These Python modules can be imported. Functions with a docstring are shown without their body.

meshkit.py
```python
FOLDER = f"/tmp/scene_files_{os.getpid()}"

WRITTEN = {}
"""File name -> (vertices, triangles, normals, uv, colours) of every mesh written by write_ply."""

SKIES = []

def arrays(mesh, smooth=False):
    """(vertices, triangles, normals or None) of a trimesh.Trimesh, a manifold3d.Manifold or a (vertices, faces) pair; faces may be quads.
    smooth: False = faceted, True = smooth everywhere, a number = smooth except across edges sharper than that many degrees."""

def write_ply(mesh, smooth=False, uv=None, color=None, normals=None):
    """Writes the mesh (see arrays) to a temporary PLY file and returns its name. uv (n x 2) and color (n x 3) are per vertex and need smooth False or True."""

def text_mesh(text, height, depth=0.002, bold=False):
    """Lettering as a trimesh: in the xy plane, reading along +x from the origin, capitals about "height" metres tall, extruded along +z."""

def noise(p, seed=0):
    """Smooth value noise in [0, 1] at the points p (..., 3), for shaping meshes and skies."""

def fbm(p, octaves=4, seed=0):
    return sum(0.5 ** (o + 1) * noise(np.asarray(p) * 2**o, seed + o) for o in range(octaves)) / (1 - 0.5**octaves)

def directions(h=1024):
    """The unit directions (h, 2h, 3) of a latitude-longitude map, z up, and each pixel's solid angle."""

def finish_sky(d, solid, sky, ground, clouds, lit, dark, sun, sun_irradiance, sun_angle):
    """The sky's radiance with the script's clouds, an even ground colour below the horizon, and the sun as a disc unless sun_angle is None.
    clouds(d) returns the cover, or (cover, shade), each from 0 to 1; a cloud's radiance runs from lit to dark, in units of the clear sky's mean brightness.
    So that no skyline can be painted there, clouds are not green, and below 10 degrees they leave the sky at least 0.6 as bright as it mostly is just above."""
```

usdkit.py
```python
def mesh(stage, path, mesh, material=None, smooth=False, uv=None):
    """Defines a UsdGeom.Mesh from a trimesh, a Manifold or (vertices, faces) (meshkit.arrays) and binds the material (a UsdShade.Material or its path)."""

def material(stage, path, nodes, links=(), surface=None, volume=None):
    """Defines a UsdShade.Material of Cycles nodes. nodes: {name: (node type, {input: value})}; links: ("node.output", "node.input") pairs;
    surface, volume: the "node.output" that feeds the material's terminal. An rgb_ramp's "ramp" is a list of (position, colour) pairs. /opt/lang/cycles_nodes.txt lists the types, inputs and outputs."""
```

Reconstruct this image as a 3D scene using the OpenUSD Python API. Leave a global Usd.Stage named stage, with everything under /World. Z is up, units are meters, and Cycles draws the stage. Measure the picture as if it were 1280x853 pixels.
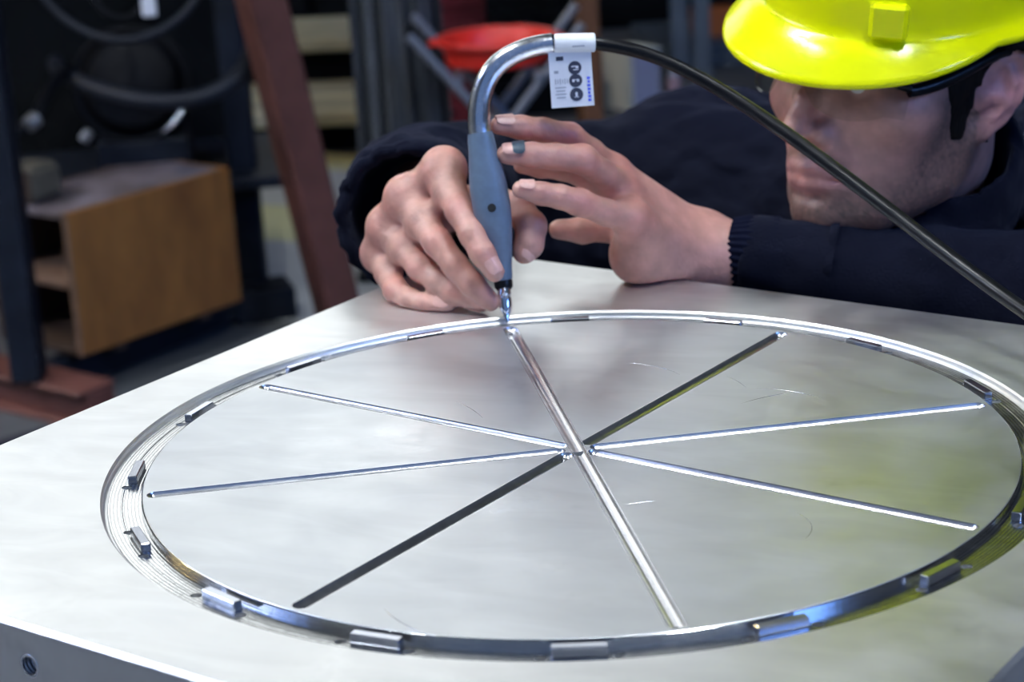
import math, random
HATA = -.74
import numpy as np, trimesh, manifold3d, usdkit, meshkit
from manifold3d import Manifold, CrossSection
from pxr import Usd, UsdGeom, UsdLux, Gf, Sdf
random.seed(7)
RNG = np.random.default_rng(7)
stage = Usd.Stage.CreateInMemory()
UsdGeom.SetStageUpAxis(stage, 'Z')
UsdGeom.Xform.Define(stage, '/World')
PT = 0.95                                     # height of the plate's top face above the floor

# ---------------------------------------------------------------- camera, sky, exposure
camera = UsdGeom.Camera.Define(stage, '/World/camera')
CAM_RIGHT, CAM_FWD, CAM_UP = (0.99842, -0.01703, -0.05353), (0.0, 0.95294, -0.30315), (0.05617, 0.30267, 0.95144)
camera.AddTransformOp().Set(Gf.Matrix4d(*CAM_RIGHT, 0, *CAM_UP, 0, *[-c for c in CAM_FWD], 0, -0.0343, -1.1305, 1.377, 1))
camera.CreateHorizontalApertureAttr(36.0)
camera.CreateVerticalApertureAttr(36.0 * 853 / 1280)
camera.CreateFocalLengthAttr(36.0 * 2615.157 / 1280)
camera.CreateFStopAttr(9.5)
camera.CreateFocusDistanceAttr(1.22)
camera.CreateClippingRangeAttr((0.05, 200.0))
camera.CreateExposureAttr(0.8)
dome = UsdLux.DomeLight.Define(stage, '/World/daylight')   # cool daylight through the open front of the hall
dome.CreateColorAttr((0.30, 0.50, 1.0))
dome.CreateIntensityAttr(0.06)
def add_blue_light(name, at, to, w, h, color, inten):       # unseen area light, added to put blue glints on the metal
    r = UsdLux.RectLight.Define(stage, '/World/' + name); r.CreateWidthAttr(w); r.CreateHeightAttr(h)
    z = np.array(at, float) - np.array(to, float); z /= np.linalg.norm(z); x = np.cross((0, 0, 1), z); x /= np.linalg.norm(x); y = np.cross(z, x)
    r.AddTransformOp().Set(Gf.Matrix4d(*x, 0, *y, 0, *z, 0, *map(float, at), 1)); r.CreateColorAttr(color); r.CreateIntensityAttr(inten)
add_blue_light('added_blue_right', (6.6, -4.7, 4.8), (0, 0, .95), 2.8, 2.1, (.16, .36, 1.0), 11.0)
add_blue_light('added_blue_left', (-6.8, .6, 5.2), (0, 0, .95), 3.0, 1.4, (.20, .38, 1.0), 7.0)
WINDOW_GLOW, LAMP_GLOW = 1.65, 128.0

# ---------------------------------------------------------------- helpers
OFF, USED = {'/World': np.zeros(3)}, {}
def free(parent, name):
    k = USED.get((parent, name), 0); USED[(parent, name)] = k + 1
    return f'{parent}/{name}' if k == 0 else f'{parent}/{name}_{k:03d}'
def tag(prim, label=None, cat=None, group=None, kind=None):
    for k, v in (('label', label), ('category', cat), ('group', group), ('kind', kind)):
        if v: prim.SetCustomDataByKey(k, v)
    return prim
def thing(name, label, cat, loc, group=None, kind=None):
    path = free('/World', name)
    x = UsdGeom.Xform.Define(stage, path); x.AddTranslateOp().Set(Gf.Vec3d(*map(float, loc)))
    OFF[path] = np.array(loc, float)
    tag(x.GetPrim(), label, cat, group, kind)
    return path
def part(parent, name, mesh, mat, smooth=35, label=None, kind=None, colors=None):
    """one Mesh under parent; mesh is given in world coordinates"""
    path = free(parent, name)
    off = OFF[parent]; OFF[path] = off
    v, f, n = meshkit.arrays(mesh, smooth)
    m = UsdGeom.Mesh.Define(stage, path)
    m.CreatePointsAttr(np.asarray(v - off, np.float32)); m.CreateFaceVertexCountsAttr(np.full(len(f), 3, np.int32))
    m.CreateFaceVertexIndicesAttr(f.astype(np.int32).ravel()); m.CreateSubdivisionSchemeAttr('none')
    if n is not None:
        m.CreateNormalsAttr(n.astype(np.float32)); m.SetNormalsInterpolation('vertex')
    usdkit.UsdShade.MaterialBindingAPI.Apply(m.GetPrim()).Bind(mat)
    if colors is not None:
        UsdGeom.PrimvarsAPI(m).CreatePrimvar('tone', Sdf.ValueTypeNames.Color3fArray, 'vertex').Set(np.asarray(colors, np.float32))
    tag(m.GetPrim(), label, kind=kind)
    return path
def top(name, mesh, mat, label, cat, smooth=35, kind=None, group=None):
    p = part('/World', name, mesh, mat, smooth)
    tag(stage.GetPrimAtPath(p), label, cat, group, kind)
    return p
V = lambda *a: np.array(a, float)
def unit(v): v = np.asarray(v, float); return v / np.linalg.norm(v)
def cat(*ms): return trimesh.util.concatenate([as_tm(m) for m in ms])
def as_tm(m):
    if hasattr(m, 'to_mesh'):
        q = m.to_mesh(); return trimesh.Trimesh(q.vert_properties[:, :3], q.tri_verts, process=False)
    if isinstance(m, tuple):
        v, f, _ = meshkit.arrays(m); return trimesh.Trimesh(v, f, process=False)
    return m
def rbox(size, r=0.003, seg=1):
    """chamfered box about the origin"""
    sx, sy, sz = [s / 2 for s in size]; r = min(r, sx * .9, sy * .9, sz * .9)
    pts = [(a * (sx - r * (i != 0)), b * (sy - r * (i != 1)), c * (sz - r * (i != 2))) for i in range(3) for a in (-1, 1) for b in (-1, 1) for c in (-1, 1)]
    return trimesh.convex.convex_hull(np.array(pts))
def frame_z(z, hint=(0, 0, 1)):
    z = unit(z); h = np.array(hint, float)
    if abs(z @ h) > .97: h = V(1, 0, 0)
    x = unit(np.cross(h, z)); return np.stack([x, np.cross(z, x), z], 1)
def place(m, R=None, t=(0, 0, 0)):
    m = as_tm(m).copy(); T = np.eye(4)
    if R is not None: T[:3, :3] = R
    T[:3, 3] = t; m.apply_transform(T); return m
def rotz(a): c, s = math.cos(a), math.sin(a); return np.array([[c, -s, 0], [s, c, 0], [0, 0, 1.]])
def rotx(a): c, s = math.cos(a), math.sin(a); return np.array([[1, 0, 0], [0, c, -s], [0, s, c]])
def box(c, size, rz=0, r=0.004): return place(rbox(size, r), rotz(rz), c)
def bar(p, q, w, h, r=0.004, hint=(0, 0, 1), ext=0):
    p, q = np.array(p, float), np.array(q, float); L = np.linalg.norm(q - p)
    return place(rbox((w, h, L + ext), r), frame_z(q - p, hint), (p + q) / 2)
def lathe(profile, n=48):
    """profile: (r, z) pairs from bottom to top"""
    pr = np.array(profile, float); a = np.arange(n) * 2 * np.pi / n
    v = np.concatenate([np.stack([r * np.cos(a), r * np.sin(a), 0 * a + z], 1) for r, z in pr])
    f = []
    for k in range(len(pr) - 1):
        i = np.arange(n); j = (i + 1) % n; b = k * n
        f += [np.stack([b + i, b + j, b + n + j], 1), np.stack([b + i, b + n + j, b + n + i], 1)]
    v = np.vstack([v, [[0, 0, pr[0, 1]], [0, 0, pr[-1, 1]]]]); i = np.arange(n); j = (i + 1) % n
    e = (len(pr) - 1) * n
    f += [np.stack([0 * i + len(v) - 2, j, i], 1), np.stack([0 * i + len(v) - 1, e + i, e + j], 1)]
    return trimesh.Trimesh(v, np.vstack(f), process=False)
def lathe_on(profile, p, axis, n=32): return place(lathe(profile, n), frame_z(axis), p)
def cyl(p, q, r, n=24, ch=None):
    L = np.linalg.norm(np.subtract(q, p)); c = ch if ch is not None else min(r * .15, L * .2)
    return lathe_on([(r - c, 0), (r, c), (r, L - c), (r - c, L)], p, np.subtract(q, p), n)
def spline(pts, n=60):
    from scipy.interpolate import CubicSpline
    p = np.array(pts, float); t = np.r_[0, np.cumsum(np.linalg.norm(np.diff(p, axis=0), axis=1))]
    return CubicSpline(t, p)(np.linspace(0, t[-1], n))
def tube(path, r, n=20, smooth_path=60, cap=True):
    p = spline(path, smooth_path) if smooth_path else np.array(path, float)
    r = np.broadcast_to(r, (len(p),)) if np.ndim(r) == 0 or len(r) == len(p) else np.interp(np.linspace(0, 1, len(p)), np.linspace(0, 1, len(r)), r)
    t = np.gradient(p, axis=0); t /= np.linalg.norm(t, axis=1, keepdims=True)
    a = np.cross(t[0], V(0, 0, 1) if abs(t[0][2]) < .9 else V(1, 0, 0)); A = []
    for k in range(len(p)):
        a = unit(a - (a @ t[k]) * t[k]); A.append(a)
    A = np.array(A); B = np.cross(t, A); ang = np.arange(n) * 2 * np.pi / n
    v = p[:, None] + r[:, None, None] * (np.cos(ang)[None, :, None] * A[:, None] + np.sin(ang)[None, :, None] * B[:, None])
    i, j = np.meshgrid(np.arange(len(p) - 1), np.arange(n), indexing='ij')
    q = np.stack([i * n + j, i * n + (j + 1) % n, (i + 1) * n + (j + 1) % n, (i + 1) * n + j], -1).reshape(-1, 4)
    f = np.vstack([q[:, [0, 1, 2]], q[:, [0, 2, 3]]]); v = v.reshape(-1, 3)
    if cap:
        v = np.vstack([v, p[:1], p[-1:]]); k = np.arange(n); e = (len(p) - 1) * n
        f = np.vstack([f, np.stack([0 * k + len(v) - 2, (k + 1) % n, k], 1), np.stack([0 * k + len(v) - 1, e + k, e + (k + 1) % n], 1)])
    return trimesh.Trimesh(v, f, process=False)

# ---------------------------------------------------------------- materials
def mat(name, color, rough=.6, metal=0., var=0., scale=20, bump=0., bscale=None, stretch=(1, 1, 1), rvar=0., color2=None, detail=4, **kw):
    """principled with noise in colour (towards color2), roughness and bump, in world space"""
    nodes = {'g': ('geometry', {}), 'mp': ('mapping', {'scale': stretch}),
             'n': ('noise_texture', {'scale': scale, 'detail': detail, 'roughness': .6}),
             'p': ('principled_bsdf', {'roughness': rough, 'metallic': metal, 'base_color': color, **kw})}
    links = [('g.position', 'mp.vector'), ('mp.vector', 'n.vector')]
    if var or color2 is not None:
        c2 = color2 if color2 is not None else [c * (1 - var) for c in color]
        nodes['r'] = ('rgb_ramp', {'ramp': [(.3, color), (.7, c2)]})
        links += [('n.fac', 'r.fac'), ('r.color', 'p.base_color')]
    if rvar:
        nodes['mr'] = ('map_range', {'from_min': .3, 'from_max': .7, 'to_min': rough - rvar, 'to_max': rough + rvar, 'clamp': True})
        links += [('n.fac', 'mr.value'), ('mr.result', 'p.roughness')]
    if bump:
        nodes['n2'] = ('noise_texture', {'scale': bscale or scale * 3, 'detail': 3})
        nodes['b'] = ('bump', {'strength': 1.0, 'distance': bump})
        links += [('mp.vector', 'n2.vector'), ('n2.fac', 'b.height'), ('b.normal', 'p.normal')]
    return usdkit.material(stage, '/World/Looks/' + name, nodes, links, surface='p.BSDF')
UsdGeom.Scope.Define(stage, '/World/Looks')
def glow(name, color, strength):
    return usdkit.material(stage, '/World/Looks/' + name, {'e': ('emission', {'color': color, 'strength': strength})}, [], surface='e.emission')

# brushed, scuffed aluminium of the plate: fine grain along one direction, cloudy smudges in the gloss
def plate_mat(name, rough, rings=False, base=(.74, .745, .74), cloud=.09, bump=.00006):
    nodes = {'g': ('geometry', {}), 'rot': ('vector_rotate', {'rotate_type': 'z_axis', 'angle': 0.35}), 'm1': ('mapping', {'scale': (30, 900, 60)}),
             'n1': ('noise_texture', {'scale': 1.0, 'detail': 3}), 'n2': ('noise_texture', {'scale': 9, 'detail': 5, 'roughness': .65}),
             'm3': ('mapping', {'scale': (11, 30, 11)}), 'n3': ('noise_texture', {'scale': 1.0, 'detail': 4, 'distortion': 1.2}),
             'mr': ('map_range', {'from_min': .3, 'from_max': .72, 'to_min': rough - cloud, 'to_max': rough + cloud, 'clamp': True}),
             'cr': ('rgb_ramp', {'ramp': [(.3, [c * (.62 if rings else .93) for c in base]), (.55, base), (.75, [min(1, c * 1.06) for c in base])]}),
             'b': ('bump', {'strength': 1.0, 'distance': bump}), 'p': ('principled_bsdf', {'metallic': 1.0, 'roughness': rough})}
    links = [('g.position', 'rot.vector'), ('rot.vector', 'm1.vector'), ('m1.vector', 'n1.vector'), ('g.position', 'n2.vector'), ('rot.vector', 'm3.vector'), ('m3.vector', 'n3.vector'),
             ('n2.fac', 'mr.value'), ('mr.result', 'p.roughness'), ('n3.fac', 'cr.fac'), ('cr.color', 'p.base_color'), ('b.normal', 'p.normal')]
    if rings:
        nodes['w'] = ('wave_texture', {'wave_type': 'rings', 'rings_direction': 'z', 'scale': 160, 'distortion': 1.5, 'detail': 3, 'detail_scale': 2})
        links += [('g.position', 'w.vector'), ('w.fac', 'b.height')]
        links.remove(('n3.fac', 'cr.fac')); links.append(('w.fac', 'cr.fac'))
    else:
        links += [('n1.fac', 'b.height')]
    return usdkit.material(stage, '/World/Looks/' + name, nodes, links, surface='p.BSDF')
M = {}
M['plate'] = plate_mat('brushed_plate', .41, base=(.82, .825, .82))
M['disc'] = plate_mat('brushed_disc', .43, base=(.69, .71, .73))
M['ledge'] = plate_mat('turned_ledge', .20, rings=True, bump=.00010, base=(.56, .57, .57))
M['bright'] = plate_mat('milled_aluminium', .11, cloud=.03, base=(.62, .63, .65))
M['tab'] = mat('tab_steel', (.42, .44, .50), .22, 1.0)
M['groove'] = plate_mat('milled_groove', .25, cloud=.04, base=(.66, .67, .70))
M['plate_side'] = mat('sawn_plate_side', (.32, .32, .33), .45, 1.0, var=.3, scale=40, bump=.0002, bscale=300)
M['chrome'] = mat('chrome', (.82, .84, .88), .12, 1.0)
M['tube_steel'] = mat('satin_tube', (.80, .82, .86), .22, 1.0, rvar=.05, scale=60)
M['steel'] = mat('dull_steel', (.35, .36, .38), .45, .8, var=.3, scale=12)
M['grip'] = mat('grip_plastic', (.10, .145, .215), .38, 0, var=.15, scale=200, bump=.00003, bscale=1500)
M['black'] = mat('black_rubber', (.004, .0045, .006), .32, 0, var=.3, scale=50, specular_ior_level=.22, bump=.0001, bscale=800)
M['deep_black'] = mat('flat_black', (.004, .005, .006), .8, 0, var=.4, scale=8, specular_ior_level=.08)  # plain near-black, also for step recesses and dark background gaps
M['hole'] = mat('hole_dark', (.004, .004, .005), .8)
M['white'] = mat('white_plastic', (.78, .79, .80), .35)
M['label'] = mat('label_card', (.74, .75, .80), .5, var=.06, scale=80)
M['ink'] = mat('ink_black', (.035, .04, .07), .6)
M['ink_grey'] = mat('ink_grey', (.34, .36, .42), .6)
M['ink_blue'] = mat('ink_blue', (.10, .14, .75), .6)
M['dark_frame'] = mat('dark_blue_paint', (.008, .012, .022), .6, 0, var=.5, scale=15, specular_ior_level=.2)
M['dark_metal'] = mat('dark_oily_metal', (.006, .007, .010), .6, 0, var=.5, scale=10, specular_ior_level=.12)
M['rust'] = mat('red_oxide_paint', (.17, .062, .048), .55, 0, var=.45, scale=9, bump=.001, bscale=60)
M['wood'] = mat('plywood', (.27, .115, .025), .6, 0, scale=5, color2=(.14, .052, .012), stretch=(2.2, 2.2, .8), detail=6)
M['wood_edge'] = mat('plywood_edge', (.22, .13, .085), .7, 0, var=.4, scale=8, stretch=(1, 1, 30))
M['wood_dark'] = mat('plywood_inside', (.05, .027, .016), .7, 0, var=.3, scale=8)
M['pallet'] = mat('weathered_pallet', (.66, .63, .42), .8, 0, var=.45, scale=6, stretch=(1, 6, 6))
M['pallet2'] = mat('weathered_pallet_grey', (.48, .46, .33), .8, 0, var=.35, scale=6, stretch=(1, 6, 6))
M['floor'] = mat('concrete', (.115, .12, .125), .55, 0, scale=1.4, color2=(.075, .078, .085), bump=.002, bscale=40, rvar=.12)
M['lit_floor'] = mat('pale_light_paint', (.62, .63, .60), .6, 0, scale=3, color2=(.42, .43, .44))  # brightness of the lit floor put into a pale colour
M['yellow_light_band'] = mat('yellow_light_paint', (.74, .72, .34), .6, 0, scale=5, color2=(.60, .60, .36))  # yellowish light on the floor put into the colour
M['wall'] = mat('painted_wall', (.16, .165, .16), .8, 0, var=.25, scale=1.2)
M['curtain'] = mat('grey_cloth', (.075, .082, .092), .9, 0, var=.4, scale=9, bump=.002, bscale=30)
M['red'] = mat('red_plastic', (.85, .035, .02), .4, 0, var=.15, scale=6)
M['dark_red'] = mat('dark_red_paint', (.20, .008, .012), .5, 0, var=.4, scale=5)
M['post'] = mat('brown_timber', (.22, .085, .03), .7, 0, var=.4, scale=8, stretch=(4, 4, .5))
M['grey_paint'] = mat('grey_blue_paint', (.10, .125, .15), .5, 0, var=.3, scale=8)
M['carton'] = mat('lit_card', (.86, .86, .72), .7, 0, var=.08, scale=6)  # white card tinted cream as its lit face
M['carton_shaded'] = mat('shaded_card', (.46, .44, .54), .7, 0, var=.2, scale=6)  # the same white card, its shade put into mauve
M['orange'] = mat('orange_plastic', (.50, .13, .02), .5, 0, var=.3, scale=12)
M['pink'] = mat('pink_can', (.60, .36, .36), .5)
M['hose_grey'] = mat('grey_hose', (.011, .014, .022), .5, 0, var=.3, scale=30, specular_ior_level=.2)
M['lit_wood_top'] = mat('lit_mottled_top', (.22, .19, .22), .6, 0, scale=7, color2=(.05, .035, .03))  # purplish light and dark shade on the box top, put into the colour
M['offcut'] = mat('grey_timber', (.12, .105, .075), .8, 0, var=.4, scale=20)
M['mat'] = mat('blue_black_slab', (.016, .018, .034), .6, 0, var=.3, scale=12)
M['curtain2'] = mat('blue_grey_cloth', (.055, .064, .082), .9, 0, var=.4, scale=9, bump=.002, bscale=30)
M['grey_tube'] = mat('grey_tube_paint', (.17, .18, .21), .45, .2)
M['window'] = glow('window_daylight', (.95, .99, 1.0), WINDOW_GLOW)
M['lamp'] = glow('lamp_tube', (.90, .96, 1.0), LAMP_GLOW)

# ---------------------------------------------------------------- the hall
def struct(name, mesh, m, label=None):
    p = part('/World', name, mesh, m); tag(stage.GetPrimAtPath(p), label, None, kind='structure'); return p
struct('floor', box((0, 2, -.05), (18, 22, .1), r=.001), M['floor'], 'grey concrete workshop floor')
struct('wall_left', box((-7.1, 2, 3.4), (.2, 22, 6.8), r=.001), M['wall'], 'dim grey side wall of the hall')
struct('wall_right', box((7.1, 2, 3.4), (.2, 22, 6.8), r=.001), M['wall'], 'dim grey side wall of the hall')
WIN = [(-6.3, -4.4), (-4.15, -2.25), (-2.0, -.1), (.1, .85)]
ZW0, ZW1 = 3.1, 6.2
wall = Manifold.cube((16, .2, 6.8)).translate((-7, 9.0, 0))
for x0, x1 in WIN + [(1.5, 1.62)]:
    wall -= Manifold.cube((x1 - x0, 1, ZW1 - ZW0)).translate((x0, 8.6, ZW0))
struct('wall_back', wall, M['wall'], 'dim grey end wall with high windows')
for n, (x0, x1) in enumerate(WIN + [(1.5, 1.62)]):
    w = thing(f'window_{n + 1}', None, None, ((x0 + x1) / 2, 9.1, ZW0), kind='structure')
    fr = [box(((x0 + x1) / 2, 9.05, z), (x1 - x0, .08, .05)) for z in (ZW0 + .025, ZW1 - .025)] + [box((x, 9.05, (ZW0 + ZW1) / 2), (.04, .08, ZW1 - ZW0 - .1)) for x in (x0 + .02, x1 - .02)]
    part(w, 'frame', cat(*fr), M['grey_paint'])
    nx, nz = (2, 3) if x1 - x0 > 1 else (1, 3)
    for i in range(nx):
        for k in range(nz):
            a = x0 + .04 + (x1 - x0 - .08) * i / nx; b = x0 + .04 + (x1 - x0 - .08) * (i + 1) / nx
            c = ZW0 + .05 + (ZW1 - ZW0 - .1) * k / nz; d = ZW0 + .05 + (ZW1 - ZW0 - .1) * (k + 1) / nz
            part(w, 'pane', box(((a + b) / 2, 9.1, (c + d) / 2), (b - a - .03, .012, d - c - .03), r=.002), M['window'])
struct('ceiling', box((0, 3.2, 6.85), (18, 12.6, .1), r=.001), M['wall'], 'dark roof of the hall')
for x, y in [(-1.35, .35), (.9, -.75), (-4.4, .8)]:
    l = thing('strip_lamp', 'twin tube strip lamp hanging from the hall roof', 'lamp', (x, y, 4.0), group='strip lamps under the roof')
    part(l, 'housing', box((x, y, 4.06), (.22, 1.5, .06)), M['white'])
    for s in (-.06, .06):
        part(l, 'lamp_tube', cyl((x + s, y - .72, 4.0), (x + s, y + .72, 4.0), .019, 12), M['lamp'])
    for s in (-.6, .6):
        part(l, 'hanger', cyl((x, y + s, 4.08), (x, y + s, 6.81), .006, 8), M['steel'])

M['sodium'] = glow('sodium_bulb', (1.0, .74, .34), 300.0)
for x, y, z in [(-3.9, 3.0, 3.4)]:
    l = thing('bay_lamp', 'round warm bay lamp hanging from the hall roof on the left', 'lamp', (x, y, z))
    part(l, 'reflector', lathe_on([(.20, 0), (.205, .0), (.16, .12), (.07, .20), (.05, .28), (.03, .30), (.03, .19), (.065, .185), (.15, .11), (.198, .004)], (x, y, z), (0, 0, 1), 40), M['steel'])
    part(l, 'bulb', lathe_on([(.02, -.05), (.08, -.03), (.105, .02), (.09, .08), (.03, .15)], (x, y, z), (0, 0, 1), 24), M['sodium'], smooth=True)
    part(l, 'hanger', cyl((x, y, z + .28), (x, y, 6.81), .012, 10), M['steel'])

# ---------------------------------------------------------------- the machined plate
PA = math.radians(-36.0); PN = (math.cos(PA), math.sin(PA)); HX, HY = .319, .327
plate = thing('machined_plate', 'thick square aluminium plate with a round recess and grooved disc', 'metal plate', (0, 0, PT - .08))
def W(x, y, z=0): return V(x, y, PT + z)
body = as_tm(rbox((2 * HX, 2 * HY, .08), .0022))
q = Manifold(manifold3d.Mesh(np.asarray(body.vertices, np.float32), np.asarray(body.faces, np.uint32))).rotate((0, 0, -36)).translate((.0010, .0014, -.04))
D, RO, RD = .0049, .272, .249
prof = [(0, -.03), (RD - .002, -.03), (RD - .002, -D)] + [(RO - .0030 + .0022 * math.sin(a), -D + .0022 * (1 - math.cos(a))) for a in np.linspace(0, 1.3, 7)] + [(RO - .0012, -.0012), (RO, 0), (RO, .02), (0, .02)]
def rev(pr, n=240): return CrossSection([np.array(pr, float)]).revolve(n)
q = q - rev(prof)
TABS = [-136.3, -114.4, -92.5, -70.9, -48.9, -27.6, -6.5, 15.5, 40.5, 64.5, 88.5, 111.3, 132.5, 155.0, 178.3, -158.5]
HOLES = []
for a in TABS:
    for s in (-1, 1):
        t = math.radians(a + s * 4.0); HOLES.append((.2595 * math.cos(t), .2595 * math.sin(t)))
for x, y in HOLES:
    q -= Manifold.cylinder(.03, .0030, .0030, 20).translate((x, y, -D - .025))
# threaded hole in the near left side of the plate
hp, hn = V(-.2787, -.1998, -.0218), V(-math.sin(-PA), -math.cos(PA), 0)
R_ = frame_z(hn); T_ = np.c_[R_, hp + hn * .01]
q -= Manifold.cylinder(.05, .0058, .0058, 28).translate((0, 0, -.05)).transform(T_)
q = q.translate((0, 0, PT))
part(plate, 'plate_body', q, M['plate'], smooth=25)
thr = [as_tm(Manifold.cylinder(.0012, .0062, .0062, 28) - Manifold.cylinder(.004, .0050, .0050, 28).translate((0, 0, -.001))) for _ in range(6)]
part(plate, 'thread', cat(*[place(m, R_, W(*hp) - hn * (.001 + .0022 * k)) for k, m in enumerate(thr)]), M['chrome'], smooth=False)
ring = rev([(RD - .0005, -D), (RO - .0035, -D), (RO - .0039, -D + .0007), (RO - .0115, -D + .0007), (RO - .012, -D + .0004), (RD - .0005, -D + .0004)])
for x, y in HOLES:
    ring -= Manifold.cylinder(.01, .0030, .0030, 20).translate((x, y, -D - .005))
part(plate, 'ledge', ring.translate((0, 0, PT)), M['ledge'], smooth=20, label='turned ledge around the disc')
holes = cat(*[place(lathe([(.0031, 0), (.0031, .001)], 16), None, W(x, y, -D - .014)) for x, y in HOLES])
part(plate, 'hole_bottom', holes, M['hole'], smooth=False, kind='stuff')
disc = rev([(0, -.029), (RD - .003, -.029), (RD - .003, -D), (RD, -D), (RD, -.0007), (RD - .0007, 0), (0, 0)])
GR, GZ = .0053, .0016
th = math.radians(8.33); grooves = []
for k in range(8):
    a = math.radians(90 - 45 * k) + th; r0, r1 = (.0 if k in (0, 4) else .012), .2415
    sp = [Manifold.sphere(GR, 28).translate((r * math.cos(a), r * math.sin(a), GZ)) for r in (r0, r1)]
    disc -= Manifold.batch_hull(sp)
    lin = Manifold.batch_hull(sp) - Manifold.batch_hull([Manifold.sphere(GR - .0003, 28).translate((r * math.cos(a), r * math.sin(a), GZ)) for r in (r0, r1)])
    grooves.append((lin ^ Manifold.cube((.6, .6, .02)).translate((-.3, -.3, -.02003)), a, r1))
    disc -= Manifold.cylinder(.020, .0019, .0019, 16).translate(((r1 - .002) * math.cos(a), (r1 - .002) * math.sin(a), -.021))
disc -= Manifold.cylinder(.024, .0033, .0033, 20).translate((0, 0, -.025))
drill = [Manifold.cylinder(.03, .0019, .0019, 16).translate(((r1 - .002) * math.cos(a), (r1 - .002) * math.sin(a), -.025)) for _, a, r1 in grooves] + [Manifold.cylinder(.03, .0033, .0033, 20).translate((0, 0, -.025))]
for n_, (lin, a, r1) in enumerate(grooves):
    for h_ in (drill[n_], drill[-1]): lin -= h_
    if n_ in (0, 4): lin = lin ^ Manifold.cube((.3, .3, .1)).translate((0.0, -.15, -.05)).rotate((0, 0, math.degrees(a)))
    part(plate, 'groove', lin.translate((0, 0, PT)), M['groove'], smooth=40)
part(plate, 'disc_rim', rev([(RD - .0002, -D + .0004), (RD + .0003, -D + .0004), (RD + .0003, -.0006), (RD - .0002, -.0002)]).translate((0, 0, PT)), M['bright'], smooth=30, label='polished turned rim of the disc')
part(plate, 'disc', disc.translate((0, 0, PT)), M['disc'], smooth=25, label='raised disc with eight radial grooves')
for a in TABS:
    t = math.radians(a)
    part(plate, 'tab', box(W(.2563 * math.cos(t), .2563 * math.sin(t), -D / 2 + .0003), (.0055, .0265, D + .0004), t, r=.0006), M['tab'], smooth=False)
for k, (x0, y0, R_s, a0, a1) in enumerate([(.02, .10, .055, 20, 75), (.035, .075, .075, 10, 60), (.10, .03, .06, 30, 80), (-.02, -.17, .09, 200, 232), (.085, -.13, .03, -40, 40), (.16, -.02, .10, 100, 128), (-.12, -.09, .14, 40, 58), (.05, -.205, .12, 95, 112), (-.16, .03, .11, 15, 38)]):
    aa_ = np.radians(np.linspace(a0, a1, 16)); sp = np.stack([x0 + R_s * np.cos(aa_), y0 + R_s * np.sin(aa_), 0 * aa_ + PT - .00012], 1)
    keep = [min(abs(x * math.sin(math.radians(45 * q_) + th) - y * math.cos(math.radians(45 * q_) + th)) for q_ in range(4)) > .0075 for x, y, _ in sp]
    runs = np.split(np.arange(16), np.where(~np.array(keep))[0]); run = max(([i for i in r_ if keep[i]] for r_ in runs), key=len)
    if len(run) < 5: continue
    sp = sp[run]
    part(plate, 'scratch', tube(sp, [.0001, .0003, .00025, .0001], 6, 0), M['tab'], smooth=True)
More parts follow.
